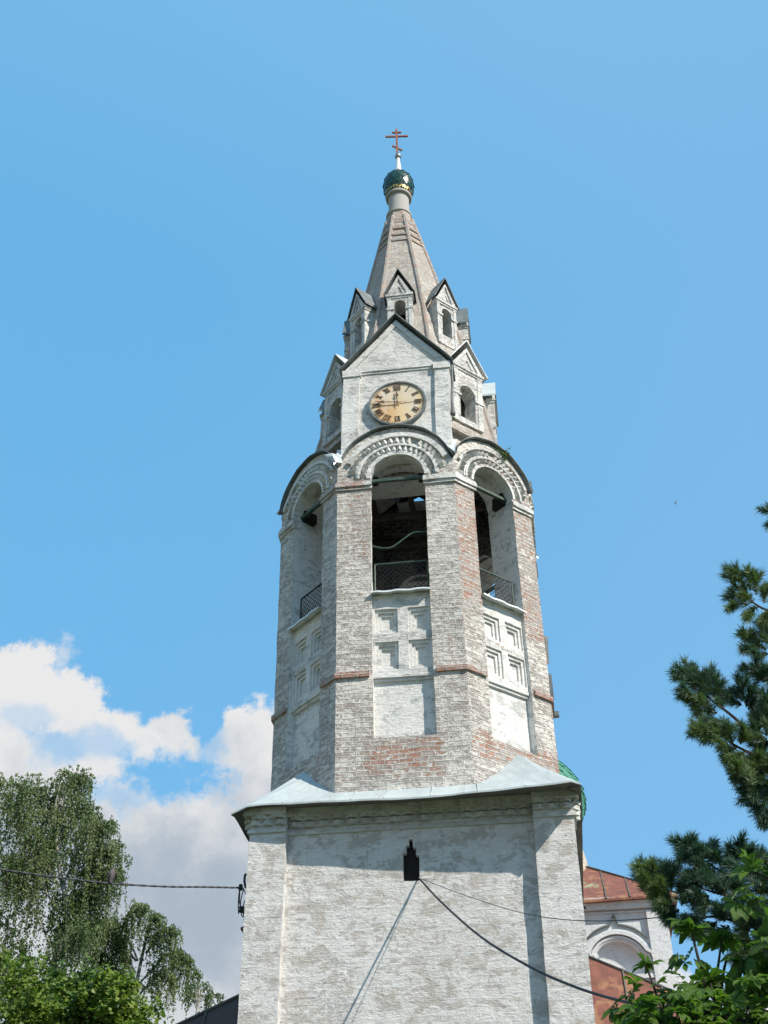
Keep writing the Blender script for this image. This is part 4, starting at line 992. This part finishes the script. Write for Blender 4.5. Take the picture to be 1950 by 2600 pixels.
# perched bird, seen from behind
bp = at(279.5, 2242, -5.8)
def skin_body(o, rings, n=12):
    base = len(o.V)
    for (c_, a, b) in rings:
        for k in range(n): th = 2*PI*k/n; o.V.append(Vector(c_)+Vector((a*math.cos(th), b*math.sin(th), 0)))
    for i in range(len(rings)-1):
        for k in range(n): k2 = (k+1) % n; o.F.append([base+i*n+k, base+i*n+k2, base+(i+1)*n+k2, base+(i+1)*n+k])
    o.F.append([base+k for k in range(n)][::-1]); o.F.append([base+(len(rings)-1)*n+k for k in range(n)])
hgt = .40
o = Out(); B = lambda x, y, z: bp+Vector((x, y, z))
skin_body(o, [(B(0, -.03, -.03), .018, .012), (B(0, -.03, .02), .045, .025), (B(0, -.01, .08), .072, .06), (B(0, .01, .15), .088, .078), (B(.003, .01, .21), .086, .08), (B(.006, .015, .26), .068, .066), (B(.012, .02, .295), .050, .05), (B(.016, .025, .33), .046, .048), (B(.018, .028, .36), .036, .04), (B(.018, .03, .38), .012, .014)])
n0 = len(o.V); o.V += [B(.055, .03, .345), B(.055, .045, .335), B(.055, .035, .330), B(.092, .045, .330)]; o.F += [[n0, n0+1, n0+3], [n0+1, n0+2, n0+3], [n0+2, n0, n0+3]]
for sg in (-1, 1):                                                    # folded wings
    rows = []
    for (z, wx, yy) in ((.24, .03, -.065), (.18, .05, -.088), (.11, .045, -.085), (.04, .03, -.06), (-.015, .012, -.045)):
        rows.append([B(sg*.012, yy-.006, z), B(sg*(.012+wx*.6), yy-.004, z+.004), B(sg*(.02+wx), yy+.03, z+.006), B(sg*(.03+wx), yy+.06, z)])
    sheet(o, rows)
for sg in (-1, 1): tube(o, [B(sg*.02, 0, .03), B(sg*.022, 0, -.012), B(sg*.022, -.03, -.015)], .006, 4)
tag(make('perched_bird', o, 'plume_dark', base=tuple(bp), smooth=True), 'dark grey bird perched on the cable beside the birch', 'bird')
def flyer(px, py, Y, sc, rot, label):
    c_ = at(px, py, Y); o = Out()
    def Q(x, z): return c_+Vector((sc*(x*math.cos(rot)-z*math.sin(rot)), .25*sc*x, sc*(x*math.sin(rot)+z*math.cos(rot))))
    # body
    tube(o, [Q(0, .34), Q(0, .2), Q(0, 0), Q(0, -.2), Q(0, -.42)], [.01*sc, .06*sc, .085*sc, .05*sc, .015*sc], 6)
    for sg in (-1, 1):
        rows = [[Q(0, .14), Q(sg*.3, .20), Q(sg*.62, .06), Q(sg*.95, -.22)], [Q(0, -.06), Q(sg*.28, .04), Q(sg*.58, -.08), Q(sg*.93, -.25)]]
        sheet(o, rows); sheet(o, [[p+Vector((0, .02*sc, 0)) for p in r_] for r_ in rows])
    tag(make('flying_bird', o, 'plume_dark', base=tuple(c_)), label, 'bird', 'birds high in the sky')
flyer(864, 305, 60, .24, .3, 'tiny dark bird flying above and left of the cross')
flyer(1715, 1277, 40, .30, 1.3, 'dark bird flying in the open sky right of the belfry, nearest of the three')
flyer(1762, 508, 80, .22, -.4, 'tiny bird in the upper right sky, farthest from the tower')

# ================================================================ PLANTS
def rv(a): return Vector((random.uniform(-a, a), random.uniform(-a, a), random.uniform(-a, a)))
def leafquad(o, p, d, s, w_=.5, nrm=None):
    """one pointed leaf, two faces folded on the midrib"""
    d = d.normalized(); sd_ = d.cross(nrm if nrm is not None else rv(1)).normalized()*s*w_; up = d.cross(sd_).normalized()*s*.12; n0 = len(o.V)
    o.V += [p, p+d*s*.5+sd_+up, p+d*s, p+d*s*.5-sd_+up]; o.F.append([n0, n0+1, n0+2, n0+3])
def weed(px, py, Y, h, n, label, name='roof_weed'):
    c_ = at(px, py, Y); o = Out()
    for i in range(n):
        a = rv(1); a.z = abs(a.z)+.6; a.normalize(); L_ = h*random.uniform(.5, 1); q = [c_, c_+a*L_*.5+rv(h*.05), c_+a*L_+rv(h*.1)]
        tube(o, q, [.008, .006, .003], 4)
        for j in range(9): p = q[0].lerp(q[2], random.uniform(.25, 1))+rv(.02); leafquad(o, p, rv(1)+Vector((0, 0, .4)), h*random.uniform(.12, .22), .4)
    tag(make(name, o, 'weed_leaf', base=tuple(c_)), label, 'plant')
weed(1282, 1168, -2.6, .50, 7, 'small green bush growing on the right arch roof edge')
weed(1153, 1068, -3.05, .22, 4, 'tuft of weeds on the spire brickwork just right of the clock gable')
weed(1162, 1094, -3.1, .10, 3, 'tiny weed tuft above the white flashing')

# ---- birches
def birch(name, trunk, limbs, Y, nstr, slen, leaf, label, dj=2.2, seed=1, thick=.16, spread=1.0):
    random.seed(seed); root = at(*trunk[0], Y); root = Vector((root.x, root.y, -.86))
    t = empty(name, root, label, 'tree', 'birch trees left of the tower')
    o = Out(); tp = [root]+[at(a, b, Y) for a, b in trunk]; cp = catmull(tp, 8); N_ = len(cp)
    tube(o, cp, [thick*(1.25-1.1*i/(N_-1)) for i in range(N_)], 8); make('trunk', o, 'birch_bark', t)
    br = Out(); tips = []
    for q in limbs:
        dd = random.uniform(-dj, dj); L_ = [at(a, b, Y+dd*i/(len(q)-1)) for i, (a, b) in enumerate(q)]; cp = catmull(L_, 6); n_ = len(cp)
        tube(br, cp, [.07*(1-.85*i/(n_-1)) for i in range(n_)], 5)
        for i in range(2, n_): tips.append((cp[i], (cp[i]-cp[i-1]).normalized(), i/n_))
    lf = Out(); tw = Out()
    for s_ in range(nstr):
        p, d, f = random.choice(tips)
        # side twig arching out, then hanging
        a = (d*.6+rv(1)); a.z = abs(a.z)*.5+.15; a.normalize(); L1 = random.uniform(.15, 1.35)*spread
        q = [p, p+a*L1*.6+Vector((0, 0, .12)), p+a*L1]; L2 = slen*random.uniform(.35, 1.1)*(.55 if random.random() < .2 else 1)
        sway = Vector((random.uniform(-.12, .12), random.uniform(-.12, .12), 0))
        q += [q[-1]+Vector((a.x*.12, a.y*.12, -.25*L2))+sway*.3, q[-1]+Vector((a.x*.15, a.y*.15, -.6*L2))+sway, q[-1]+Vector((a.x*.16, a.y*.16, -L2))+sway*1.6]
        cp = catmull(q, 3); 
        if s_ % 3 == 0: tube(tw, cp, .008, 3, False)
        m_ = int((L1+L2)/leaf*1.55)
        for j in range(m_):
            x = random.uniform(.12, 1)*(len(cp)-1.001); i = int(x); pt = cp[i].lerp(cp[i+1], x-i)+rv(.075)
            leafquad(lf, pt, Vector((random.uniform(-.8, .8), random.uniform(-.8, .8), -1)), leaf*random.uniform(.7, 1.25), .40)
    cr_ = make('crown', lf, 'birch_leaf', t); make('limb', br, 'birch_bark', t); make('twig', tw, 'dark_bark', t)
    return t
b1 = [(70, 2760), (100, 2560), (150, 2420), (175, 2330), (150, 2200), (140, 2060), (155, 1985)]
l1 = [[(150, 2230), (60, 2120), (20, 2010), (-30, 1990)], [(150, 2150), (110, 2050), (95, 1985)], [(145, 2100), (165, 2010), (185, 1975), (196, 1995)], [(155, 2260), (205, 2150), (245, 2105), (262, 2120)], [(165, 2300), (215, 2210), (262, 2170), (280, 2190)],
      [(170, 2340), (225, 2260), (255, 2230), (268, 2240)], [(130, 2400), (60, 2260), (10, 2180), (-60, 2120)], [(100, 2500), (40, 2380), (-40, 2300)], [(160, 2380), (190, 2300), (225, 2290)], [(120, 2440), (160, 2340), (180, 2290)], [(150, 2250), (100, 2150), (60, 2060), (50, 2000)],
      [(140, 2300), (90, 2230), (40, 2200)], [(70, 2560), (10, 2440), (-50, 2400)], [(150, 2130), (190, 2060), (215, 2080)], [(155, 2200), (130, 2120), (128, 2030)], [(110, 2480), (170, 2400), (215, 2380)]]
birch('birch_tree', b1, l1, 34, 2250, 2.6, .135, 'tallest weeping birch at the left edge, its crown rising above the cable', seed=11, thick=.26)
b2 = [(300, 2760), (330, 2600), (350, 2480), (372, 2380), (386, 2330)]
l2 = [[(345, 2470), (300, 2400), (240, 2352), (222, 2375)], [(340, 2520), (280, 2440), (225, 2400)], [(345, 2440), (300, 2370), (290, 2335)], [(340, 2480), (290, 2380), (262, 2345), (245, 2370)], [(350, 2440), (320, 2350), (348, 2308), (362, 2320)], [(365, 2400), (385, 2345), (402, 2330)], [(370, 2420), (415, 2370), (440, 2378)], [(350, 2500), (420, 2430), (455, 2430), (465, 2450)], [(330, 2560), (270, 2450), (230, 2440)],
      [(340, 2540), (400, 2480), (430, 2500)], [(330, 2600), (240, 2520), (200, 2500)]]
birch('birch_tree', b2, l2, 38, 1000, 2.2, .135, 'middle weeping birch between the tall birch and the dark annex roof', seed=12, thick=.2, spread=.55)
b3 = [(470, 2760), (495, 2600), (505, 2530), (500, 2478)]
l3 = [[(500, 2540), (490, 2490), (498, 2474)], [(500, 2560), (515, 2510), (522, 2500)], [(505, 2580), (540, 2535), (549, 2530)], [(500, 2560), (480, 2510), (478, 2515)]]
birch('birch_tree', b3, l3, 44, 120, 1.2, .14, 'smallest birch, just its top showing above the dark annex roof edge', seed=13, thick=.14, dj=1.2, spread=.45)

# ---- linden in the lower left
random.seed(21)
Y = -4.0; root = at(140, 2900, Y); root = Vector((root.x, root.y, -.86))
lt = empty('linden_tree', root, 'bright green broadleaf tree in the lower left corner in front of the birches', 'tree')
o = Out(); tube(o, catmull([root, at(150, 2800, Y), at(160, 2650, Y), at(170, 2520, Y)], 6), [.22-.006*i for i in range(19)], 8); make('trunk', o, 'dark_bark', lt)
lf = Out(); brn = Out()
tops = [(-40, 2385), (10, 2415), (45, 2420), (82, 2435), (120, 2468), (150, 2455), (185, 2462), (215, 2458), (240, 2478), (265, 2452), (290, 2478), (318, 2492), (342, 2448), (350, 2500), (372, 2540), (395, 2580)]
for i, (a, b) in enumerate(tops):
    b -= 14
    for r_ in range(7):
        dj = random.uniform(-1.9, 1.9); dn = r_*30+random.uniform(-5, 30); tip = at(a+random.uniform(-16, 16), b+dn+random.uniform(0, 12), Y+dj); st = at(160+(a-160)*.35, 2640+dn*.4, Y+dj*.3)
        cp = catmull([st, st.lerp(tip, .5)+Vector((0, 0, .25)), tip], 6); tube(brn, cp, [.03*(1-.8*k/12) for k in range(13)], 4)
        for s_ in range(15):
            x = random.uniform(.3, 1)*12; k = min(11, int(x)); p = cp[k].lerp(cp[k+1], x-k); d = (rv(1)+Vector((0, 0, .5))).normalized(); L_ = random.uniform(.12, .45)
            for j in range(12):
                q = p+d*L_*(j/11)+rv(.10); leafquad(lf, q, rv(1)+Vector((0, 0, -.45)), random.uniform(.085, .14), .46, nrm=Vector((random.uniform(-.5, .5), random.uniform(-.8, .2), 1)))
make('crown', lf, 'linden_leaf', lt); make('limb', brn, 'dark_bark', lt)

# ---- pine reaching in from the right
random.seed(31)
YP = -14.2
pr_ = at(2350, 2700, YP); pr_ = Vector((pr_.x, pr_.y, -.86))
pt_ = empty('pine_tree', pr_, 'dark pine with long needles reaching in from the right edge', 'tree')
o = Out(); tube(o, catmull([pr_, at(2330, 2400, YP), at(2300, 1900, YP), at(2280, 1300, YP), at(2260, 1050, YP)], 8), [.26-.007*i for i in range(33)], 10); make('trunk', o, 'dark_bark', pt_)
nd = Out(); bgh = Out()
def shoot(base_, tip, dens=1.0):
    """twig with needles pointing forward and outward"""
    base_ = Vector(base_); tip = Vector(tip); ax = tip-base_; L_ = ax.length; ax.normalize(); tube(bgh, [base_, tip], [.016, .007], 4, False)
    n_ = int(470*L_*dens)+60
    s1 = ax.orthogonal().normalized(); s2 = ax.cross(s1)
    for i in range(n_):
        t = random.uniform(.0, 1.0); a = random.uniform(0, 2*PI); side = s1*math.cos(a)+s2*math.sin(a); sp = random.uniform(.3, 1.35)*(1-.35*t)
        d = (ax*random.uniform(.55, 1.0)+side*sp).normalized(); p = base_.lerp(tip, t); ln = random.uniform(.12, .19); w_ = d.cross(rv(1)).normalized()*.0044
        bend = Vector((0, 0, -.012)); n0 = len(nd.V); nd.V += [p-w_, p+w_, p+d*ln*.6+bend*.3+w_*.8, p+d*ln+bend, p+d*ln*.6+bend*.3-w_*.8]; nd.F.append([n0, n0+1, n0+2, n0+3, n0+4])
def bough(pts, shoots, yd=0, rad=.035, extra=0):
    """pts: places of the branch; shoots: (base, tip) pairs in the same places"""
    P_ = [at(a, b, YP+yd+.25*random.uniform(-1, 1)*0) for a, b in pts]; cp = catmull(P_, 5); n_ = len(cp)
    tube(bgh, cp, [rad*(1-.7*i/(n_-1)) for i in range(n_)], 5)
    for (a, b, c_, d_) in shoots:
        j = random.uniform(-.22, .22); shoot(at(a, b, YP+yd+j*.4), at(c_, d_, YP+yd+j*1.6))
        for e_ in range(2+extra):
            f = random.uniform(.1, .75); bx_, by_ = a+(c_-a)*f, b+(d_-b)*f; jj = random.uniform(-.5, .5); ang = math.atan2(d_-b, c_-a)+random.choice((-1, 1))*random.uniform(.35, .8); ln = random.uniform(18, 30)
            shoot(at(bx_, by_, YP+yd+jj*.5), at(bx_+ln*math.cos(ang), by_+ln*math.sin(ang), YP+yd+jj), .8)
bough([(2280, 1600), (2060, 1580), (1945, 1548), (1900, 1520)], [(1880, 1505, 1842, 1440), (1895, 1500, 1868, 1438), (1905, 1500, 1898, 1442), (1920, 1510, 1917, 1455), (1890, 1520, 1848, 1505), (1900, 1535, 1860, 1530), (1925, 1540, 1892, 1560), (1940, 1530, 1946, 1485), (1910, 1530, 1880, 1490), (1950, 1550, 1935, 1580)], 0, .04)
bough([(2280, 1660), (2060, 1640), (1960, 1605)], [(1950, 1600, 1935, 1570), (1965, 1610, 1940, 1600), (1985, 1600, 1975, 1560)], .3)
bough([(2280, 1380), (2080, 1330), (1985, 1310)], [(1985, 1318, 1949, 1293), (2000, 1330, 1958, 1325), (2010, 1320, 1990, 1280)], .2)
bough([(2270, 1720), (2080, 1690), (1960, 1655)], [(1930, 1645, 1878, 1612), (1945, 1650, 1905, 1608), (1925, 1650, 1885, 1640), (1950, 1660, 1920, 1662), (1960, 1650, 1945, 1612)], .1)
bough([(2270, 1800), (2090, 1760), (1960, 1725)], [(1945, 1720, 1890, 1690), (1950, 1722, 1912, 1688), (1960, 1730, 1935, 1692), (1965, 1730, 1925, 1722)], .4)
bough([(2270, 2000), (2080, 1930), (1940, 1880), (1850, 1810), (1790, 1765)], [(1790, 1765, 1717, 1712), (1780, 1750, 1738, 1678), (1775, 1742, 1718, 1690), (1800, 1770, 1765, 1705), (1805, 1765, 1795, 1705), (1810, 1768, 1822, 1718), (1800, 1780, 1725, 1752), (1810, 1800, 1735, 1770), (1820, 1810, 1762, 1800), (1835, 1800, 1830, 1740), (1840, 1830, 1790, 1835)], -.1, .05, 1)
bough([(2270, 1990), (2090, 1900), (1990, 1850), (1900, 1790), (1885, 1730)], [(1885, 1780, 1882, 1722), (1880, 1775, 1860, 1748), (1882, 1790, 1846, 1768), (1895, 1795, 1905, 1745), (1900, 1800, 1915, 1780)], .3, .035)
bough([(2270, 2060), (2090, 1960), (1960, 1930), (1880, 1900), (1820, 1860)], [(1800, 1870, 1760, 1852), (1815, 1865, 1775, 1842), (1830, 1880, 1795, 1868), (1850, 1880, 1820, 1838), (1860, 1890, 1850, 1842), (1870, 1900, 1830, 1900), (1890, 1910, 1850, 1925), (1880, 1890, 1890, 1845)], -.3, .045, 1)
bough([(2270, 2030), (2120, 1930), (2000, 1880), (1930, 1840)], [(1930, 1850, 1912, 1800), (1940, 1850, 1935, 1755), (1950, 1840, 1955, 1745), (1960, 1850, 1985, 1790), (1935, 1870, 1905, 1850), (1960, 1880, 1930, 1905)], .1, .04, 1)
bough([(2270, 2140), (2100, 2030), (1990, 1980), (1920, 1940), (1880, 1930)], [(1890, 1940, 1845, 1930), (1900, 1950, 1862, 1965), (1920, 1955, 1885, 1985), (1935, 1960, 1915, 1925), (1960, 1970, 1950, 1930), (1950, 1980, 1910, 2005), (1970, 1990, 1940, 2020), (1985, 1980, 1990, 1930)], -.1, .05, 2)
bough([(2270, 2220), (2100, 2110), (1990, 2050), (1930, 2025)], [(1935, 2025, 1892, 2020), (1945, 2030, 1905, 2002), (1950, 2040, 1912, 2050), (1960, 2050, 1935, 2075), (1970, 2060, 1955, 2095), (1980, 2040, 1960, 2000)], .1, .04, 1)
bough([(2270, 2500), (2090, 2360), (1930, 2310), (1780, 2295), (1712, 2280)], [(1700, 2275, 1612, 2200), (1690, 2260, 1625, 2182), (1695, 2255, 1658, 2188), (1700, 2255, 1682, 2190), (1705, 2260, 1708, 2200), (1690, 2265, 1612, 2222), (1700, 2280, 1640, 2248), (1705, 2290, 1670, 2265), (1715, 2300, 1675, 2310), (1730, 2300, 1740, 2260), (1725, 2310, 1690, 2330)], 0, .045, 2)
bough([(2270, 2380), (2100, 2280), (1960, 2240), (1840, 2215), (1790, 2185)], [(1790, 2180, 1706, 2132), (1780, 2175, 1722, 2128), (1785, 2170, 1745, 2135), (1800, 2180, 1780, 2150), (1805, 2185, 1798, 2150), (1790, 2190, 1720, 2160), (1810, 2195, 1770, 2200), (1830, 2200, 1812, 2165), (1815, 2210, 1780, 2225)], .1, .04, 1)
bough([(2270, 2440), (2090, 2330), (1930, 2290), (1830, 2270), (1780, 2255)], [(1780, 2260, 1728, 2240), (1785, 2255, 1742, 2225), (1795, 2250, 1768, 2210), (1810, 2260, 1790, 2220), (1825, 2265, 1815, 2230), (1800, 2275, 1755, 2280), (1845, 2275, 1835, 2240), (1860, 2280, 1865, 2240), (1820, 2290, 1780, 2300)], -.15, .04, 2)
bough([(2270, 2330), (2100, 2260), (1960, 2220), (1890, 2195)], [(1880, 2190, 1852, 2145), (1885, 2185, 1872, 2138), (1895, 2190, 1898, 2150), (1880, 2200, 1845, 2185), (1920, 2210, 1915, 2165), (1940, 2220, 1950, 2180)], .2, .04, 1)
bough([(2270, 2560), (2090, 2440), (1930, 2360), (1830, 2330), (1770, 2330)], [(1790, 2330, 1740, 2345), (1800, 2340, 1760, 2370), (1820, 2340, 1790, 2370), (1840, 2340, 1830, 2300), (1850, 2350, 1825, 2390), (1880, 2350, 1870, 2310), (1900, 2360, 1880, 2400), (1920, 2370, 1925, 2320), (1950, 2380, 1930, 2420), (1960, 2370, 1970, 2320), (1780, 2345, 1722, 2350)], -.1, .04, 3)
for i in range(150):                                                  # inner mass of shoots near the right edge
    x = random.uniform(1870, 2060); y = random.choice((random.uniform(1820, 2010), random.uniform(2210, 2430), random.uniform(2210, 2430))); a = random.uniform(PI*.75, PI*1.6); yy = YP+random.uniform(-.9, .9)
    if x < 1900 and y < 2010 and random.random() < .5: continue
    shoot(at(x, y, yy), at(x+34*math.cos(a), y+34*math.sin(a), yy+random.uniform(-.2, .2)), .8)
def ptr(z): return at(2290, 2000, YP)*0+Vector((pr_.x, pr_.y, z))
zt_ = at(2260, 1050, YP).z; top_ = at(2260, 1050, YP)
for i in range(26):                                                   # the boughs on the far and right-hand sides, outside the view
    f = random.uniform(.30, .98); c_ = Vector((pr_.x+(top_.x-pr_.x)*f, pr_.y+(top_.y-pr_.y)*f, pr_.z+(top_.z-pr_.z)*f)); a = random.uniform(-1.9, 1.5)
    d_ = Vector((math.cos(a), math.sin(a), random.uniform(.0, .35))); L_ = (1.1-f*.8)*3.2
    q_ = [c_, c_+d_*L_*.5-Vector((0, 0, .1)), c_+d_*L_]; tube(bgh, catmull(q_, 4), [.05-.004*k for k in range(9)], 5)
    for j in range(11):
        t_ = random.uniform(.35, 1); b_ = q_[0].lerp(q_[2], t_); e_ = b_+(d_+rv(.8)).normalized()*random.uniform(.25, .4); shoot(b_, e_, .5)
make('crown', nd, 'pine_needle', pt_); make('bough', bgh, 'dark_bark', pt_)

# ---- horse chestnut in front, lower right
random.seed(41)
YC = -17.0; cr0 = at(1900, 2900, YC); cr0 = Vector((cr0.x, cr0.y, -.86))
ct = empty('chestnut_tree', cr0, 'horse chestnut sapling with large fanned leaves in the lower right corner', 'tree')
lf = Out(); st = Out(); wd_ = Out()
def leaflet(o, p, d, nrm, L_, wmax):
    """toothed obovate leaflet, folded on the midrib and arching down"""
    d = d.normalized(); sdv = d.cross(nrm).normalized(); up = sdv.cross(d).normalized(); n0 = len(o.V); N_ = 7; droop = random.uniform(.1, .45)
    prof = [.04, .22, .46, .72, .95, 1.0, .62, .02]
    for i in range(N_+1):
        t = i/N_; c_ = p+d*L_*t-Vector((0, 0, 1))*L_*droop*t*t; w_ = wmax*prof[i]*(1+(.07 if i % 2 else -.07))
        o.V += [c_+sdv*w_+up*w_*.45, c_, c_-sdv*w_+up*w_*.45]
    for i in range(N_):
        for j in range(2): a = n0+i*3+j; o.F.append([a, a+1, a+4, a+3]); t0, t1 = i/N_, (i+1)/N_; x0 = j-1; o.U += [(abs(x0)*1.0, t0*3), (abs(x0+1)*1.0, t0*3), (abs(x0+1)*1.0, t1*3), (abs(x0)*1.0, t1*3)]
def palm(px, py, yd=0, size=1.0, out=None, fromp=None):
    h = at(px, py, YC+yd); out = out or Vector((random.uniform(-1, 1), random.uniform(-.9, .5), random.uniform(-.3, .5)))
    out = Vector(out).normalized(); nrm = (Vector((0, 0, 1))*1.0+Vector((random.uniform(-.6, .6), random.uniform(-.9, .3), 0))); nrm = (nrm-out*nrm.dot(out)).normalized(); sdv = out.cross(nrm)
    k = random.choice((5, 6, 7))
    for i in range(k):
        a = (i-(k-1)/2)*R(random.uniform(34, 42)); L_ = .245*size*(1-.28*abs(i-(k-1)/2)/((k-1)/2))*random.uniform(.85, 1.15)
        leaflet(lf, h, out*math.cos(a)+sdv*math.sin(a)+nrm*random.uniform(-.1, .25), nrm+rv(.25), L_, L_*random.uniform(.19, .25))
    if fromp is not None: tube(st, catmull([fromp, fromp.lerp(h, .5)+Vector((0, 0, .05)), h], 4), .011, 4)
def stem(pts, yd=0, r0=.035, r1=.012): 
    P_ = [at(a, b, YC+yd) for a, b in pts]; cp = catmull(P_, 5); n_ = len(cp); tube(wd_, cp, [r0+(r1-r0)*i/(n_-1) for i in range(n_)], 6); return cp
s1 = stem([(1830, 2720), (1800, 2600), (1790, 2500), (1772, 2430), (1757, 2368)]); s2 = stem([(1830, 2720), (1815, 2600), (1818, 2500), (1832, 2390)], .2); s3 = stem([(1840, 2720), (1818, 2600), (1835, 2480), (1846, 2430)], .3)
s4 = stem([(2080, 2460), (1990, 2360), (1948, 2378)], -.2); s5 = stem([(2080, 2330), (1985, 2250), (1945, 2228), (1908, 2211)], -.2, .02, .009); s6 = stem([(1700, 2720), (1690, 2600), (1665, 2520), (1640, 2450)], -.1, .022); s7 = stem([(1650, 2720), (1620, 2600), (1600, 2530)], -.2, .02)
s8 = stem([(2090, 2400), (1990, 2300), (1950, 2305), (1916, 2285)], -.1, .02, .009); s9 = stem([(2080, 2680), (1960, 2560), (1900, 2500), (1885, 2440)], 0, .04)
U = Vector
for (px, py, sz, out, yd) in ((1908, 2211, 1.15, (-1, -.2, -.1), -.2), (1910, 2208, 1.1, (.3, -.1, 1), -.2), (1905, 2190, 1.1, (-.6, -.4, .9), -.1), (1940, 2172, 1.0, (.8, -.3, .3), -.2), (1902, 2249, 1.0, (-.9, -.3, -.3), -.2), (1915, 2285, .95, (-1, -.3, .2), -.1),
        (1872, 2293, 1.35, (-.5, -.5, -1), -.1), (1946, 2378, 1.1, (-1, -.2, .25), -.2), (1948, 2376, 1.0, (.2, -.3, 1), -.2), (1950, 2330, 1.0, (-.3, -.4, .7), -.2), (1757, 2366, 1.15, (-.2, -.4, .8), 0), (1755, 2362, 1.1, (-1, -.3, .2), 0), (1762, 2362, 1.1, (1, -.2, .35), 0), (1728, 2338, .8, (-1, -.1, -.1), 0),
        (1832, 2390, 1.1, (-1, -.3, .1), .2), (1834, 2388, 1.1, (.9, -.3, .1), .2), (1834, 2386, 1.0, (.1, -.4, 1), .2), (1846, 2430, .9, (.9, 0, -.4), .3), (1790, 2395, .8, (-.7, -.3, .4), .3), (1738, 2444, .9, (-1, 0, -.2), .1), (1752, 2425, .7, (.2, .1, .6), .4), (1770, 2440, .8, (1, 0, -.4), 0), (1722, 2425, .7, (-.8, 0, -.6), 0),
        (1640, 2450, .8, (-.3, -.3, .8), -.1), (1642, 2452, .85, (-1, -.2, .1), -.1), (1645, 2450, .8, (1, -.2, .3), -.1), (1665, 2500, .9, (.8, -.4, .3), -.1), (1617, 2494, .85, (-.8, -.3, .4), -.2), (1600, 2530, .9, (-1, -.2, -.1), -.2), (1603, 2525, .85, (.6, -.3, .6), -.2), (1565, 2560, .8, (-1, 0, -.4), -.2), (1590, 2575, .9, (-.4, -.2, -.8), -.2),
        (1891, 2438, 1.5, (-.6, .1, -.9), 0), (1900, 2430, 1.3, (.5, .1, -.8), 0), (1930, 2450, 1.2, (1, -.4, .2), -.1), (1885, 2440, 1.1, (-1, 0, .2), .1), (1728, 2478, .95, (-.8, -.4, .2), .1), (1785, 2491, 1.0, (-.3, -.4, .6), 0), (1800, 2500, 1.0, (.9, -.3, .2), 0), (1730, 2500, 1.0, (.3, -.5, -.2), 0)):
    palm(px, py, yd, sz, out)
for i in range(260):
    x = random.uniform(1590, 1990); lim = 2560-(x-1590)*.30 if x < 1850 else 2490; y = random.uniform(max(2440, lim-10), 2640)
    palm(x, y, random.uniform(-.9, .9), random.uniform(.65, 1.05))
for i in range(26): palm(random.uniform(1900, 2000), random.uniform(2380, 2520), random.uniform(-.7, .7), random.uniform(.8, 1.1))
for i in range(10): palm(random.uniform(1965, 2040), random.uniform(2150, 2370), random.uniform(-.5, .5), random.uniform(.8, 1.1), (-1, -.3, random.uniform(-.3, .6)))
for i in range(30):
    x = random.uniform(1600, 1950); yd = random.uniform(-.6, .6); tube(wd_, catmull([cr0.lerp(at(x, 2900, YC+yd), .5), at(x+random.uniform(-20, 20), 2720, YC+yd), at(x, 2610, YC+yd), at(x+random.uniform(-25, 25), random.uniform(2490, 2560), YC+yd)], 4), [.024-.0014*k for k in range(13)], 5)
for q_ in (s1, s2, s3, s4, s5, s6, s7, s8, s9):                          # every stem runs down to the root
    tube(wd_, catmull([cr0, cr0.lerp(q_[0], .45)+rv(.15), q_[0]], 5), [.07-.0035*k for k in range(11)], 6)
for i in range(110): palm(random.uniform(1600, 2350), random.uniform(2640, 2980), random.uniform(-1.3, 1.3), random.uniform(.8, 1.15))
for i in range(60): palm(random.uniform(2020, 2380), random.uniform(2180, 2640), random.uniform(-1.2, 1.2), random.uniform(.8, 1.15))
cr_ = make('crown', lf, 'chestnut_leaf', ct); make('stem', wd_, 'dark_bark', ct)
if st.V: make('leaf_stalk', st, 'green_stem', ct)

for ob in bpy.data.objects:
    if '_w' in ob: del ob['_w']
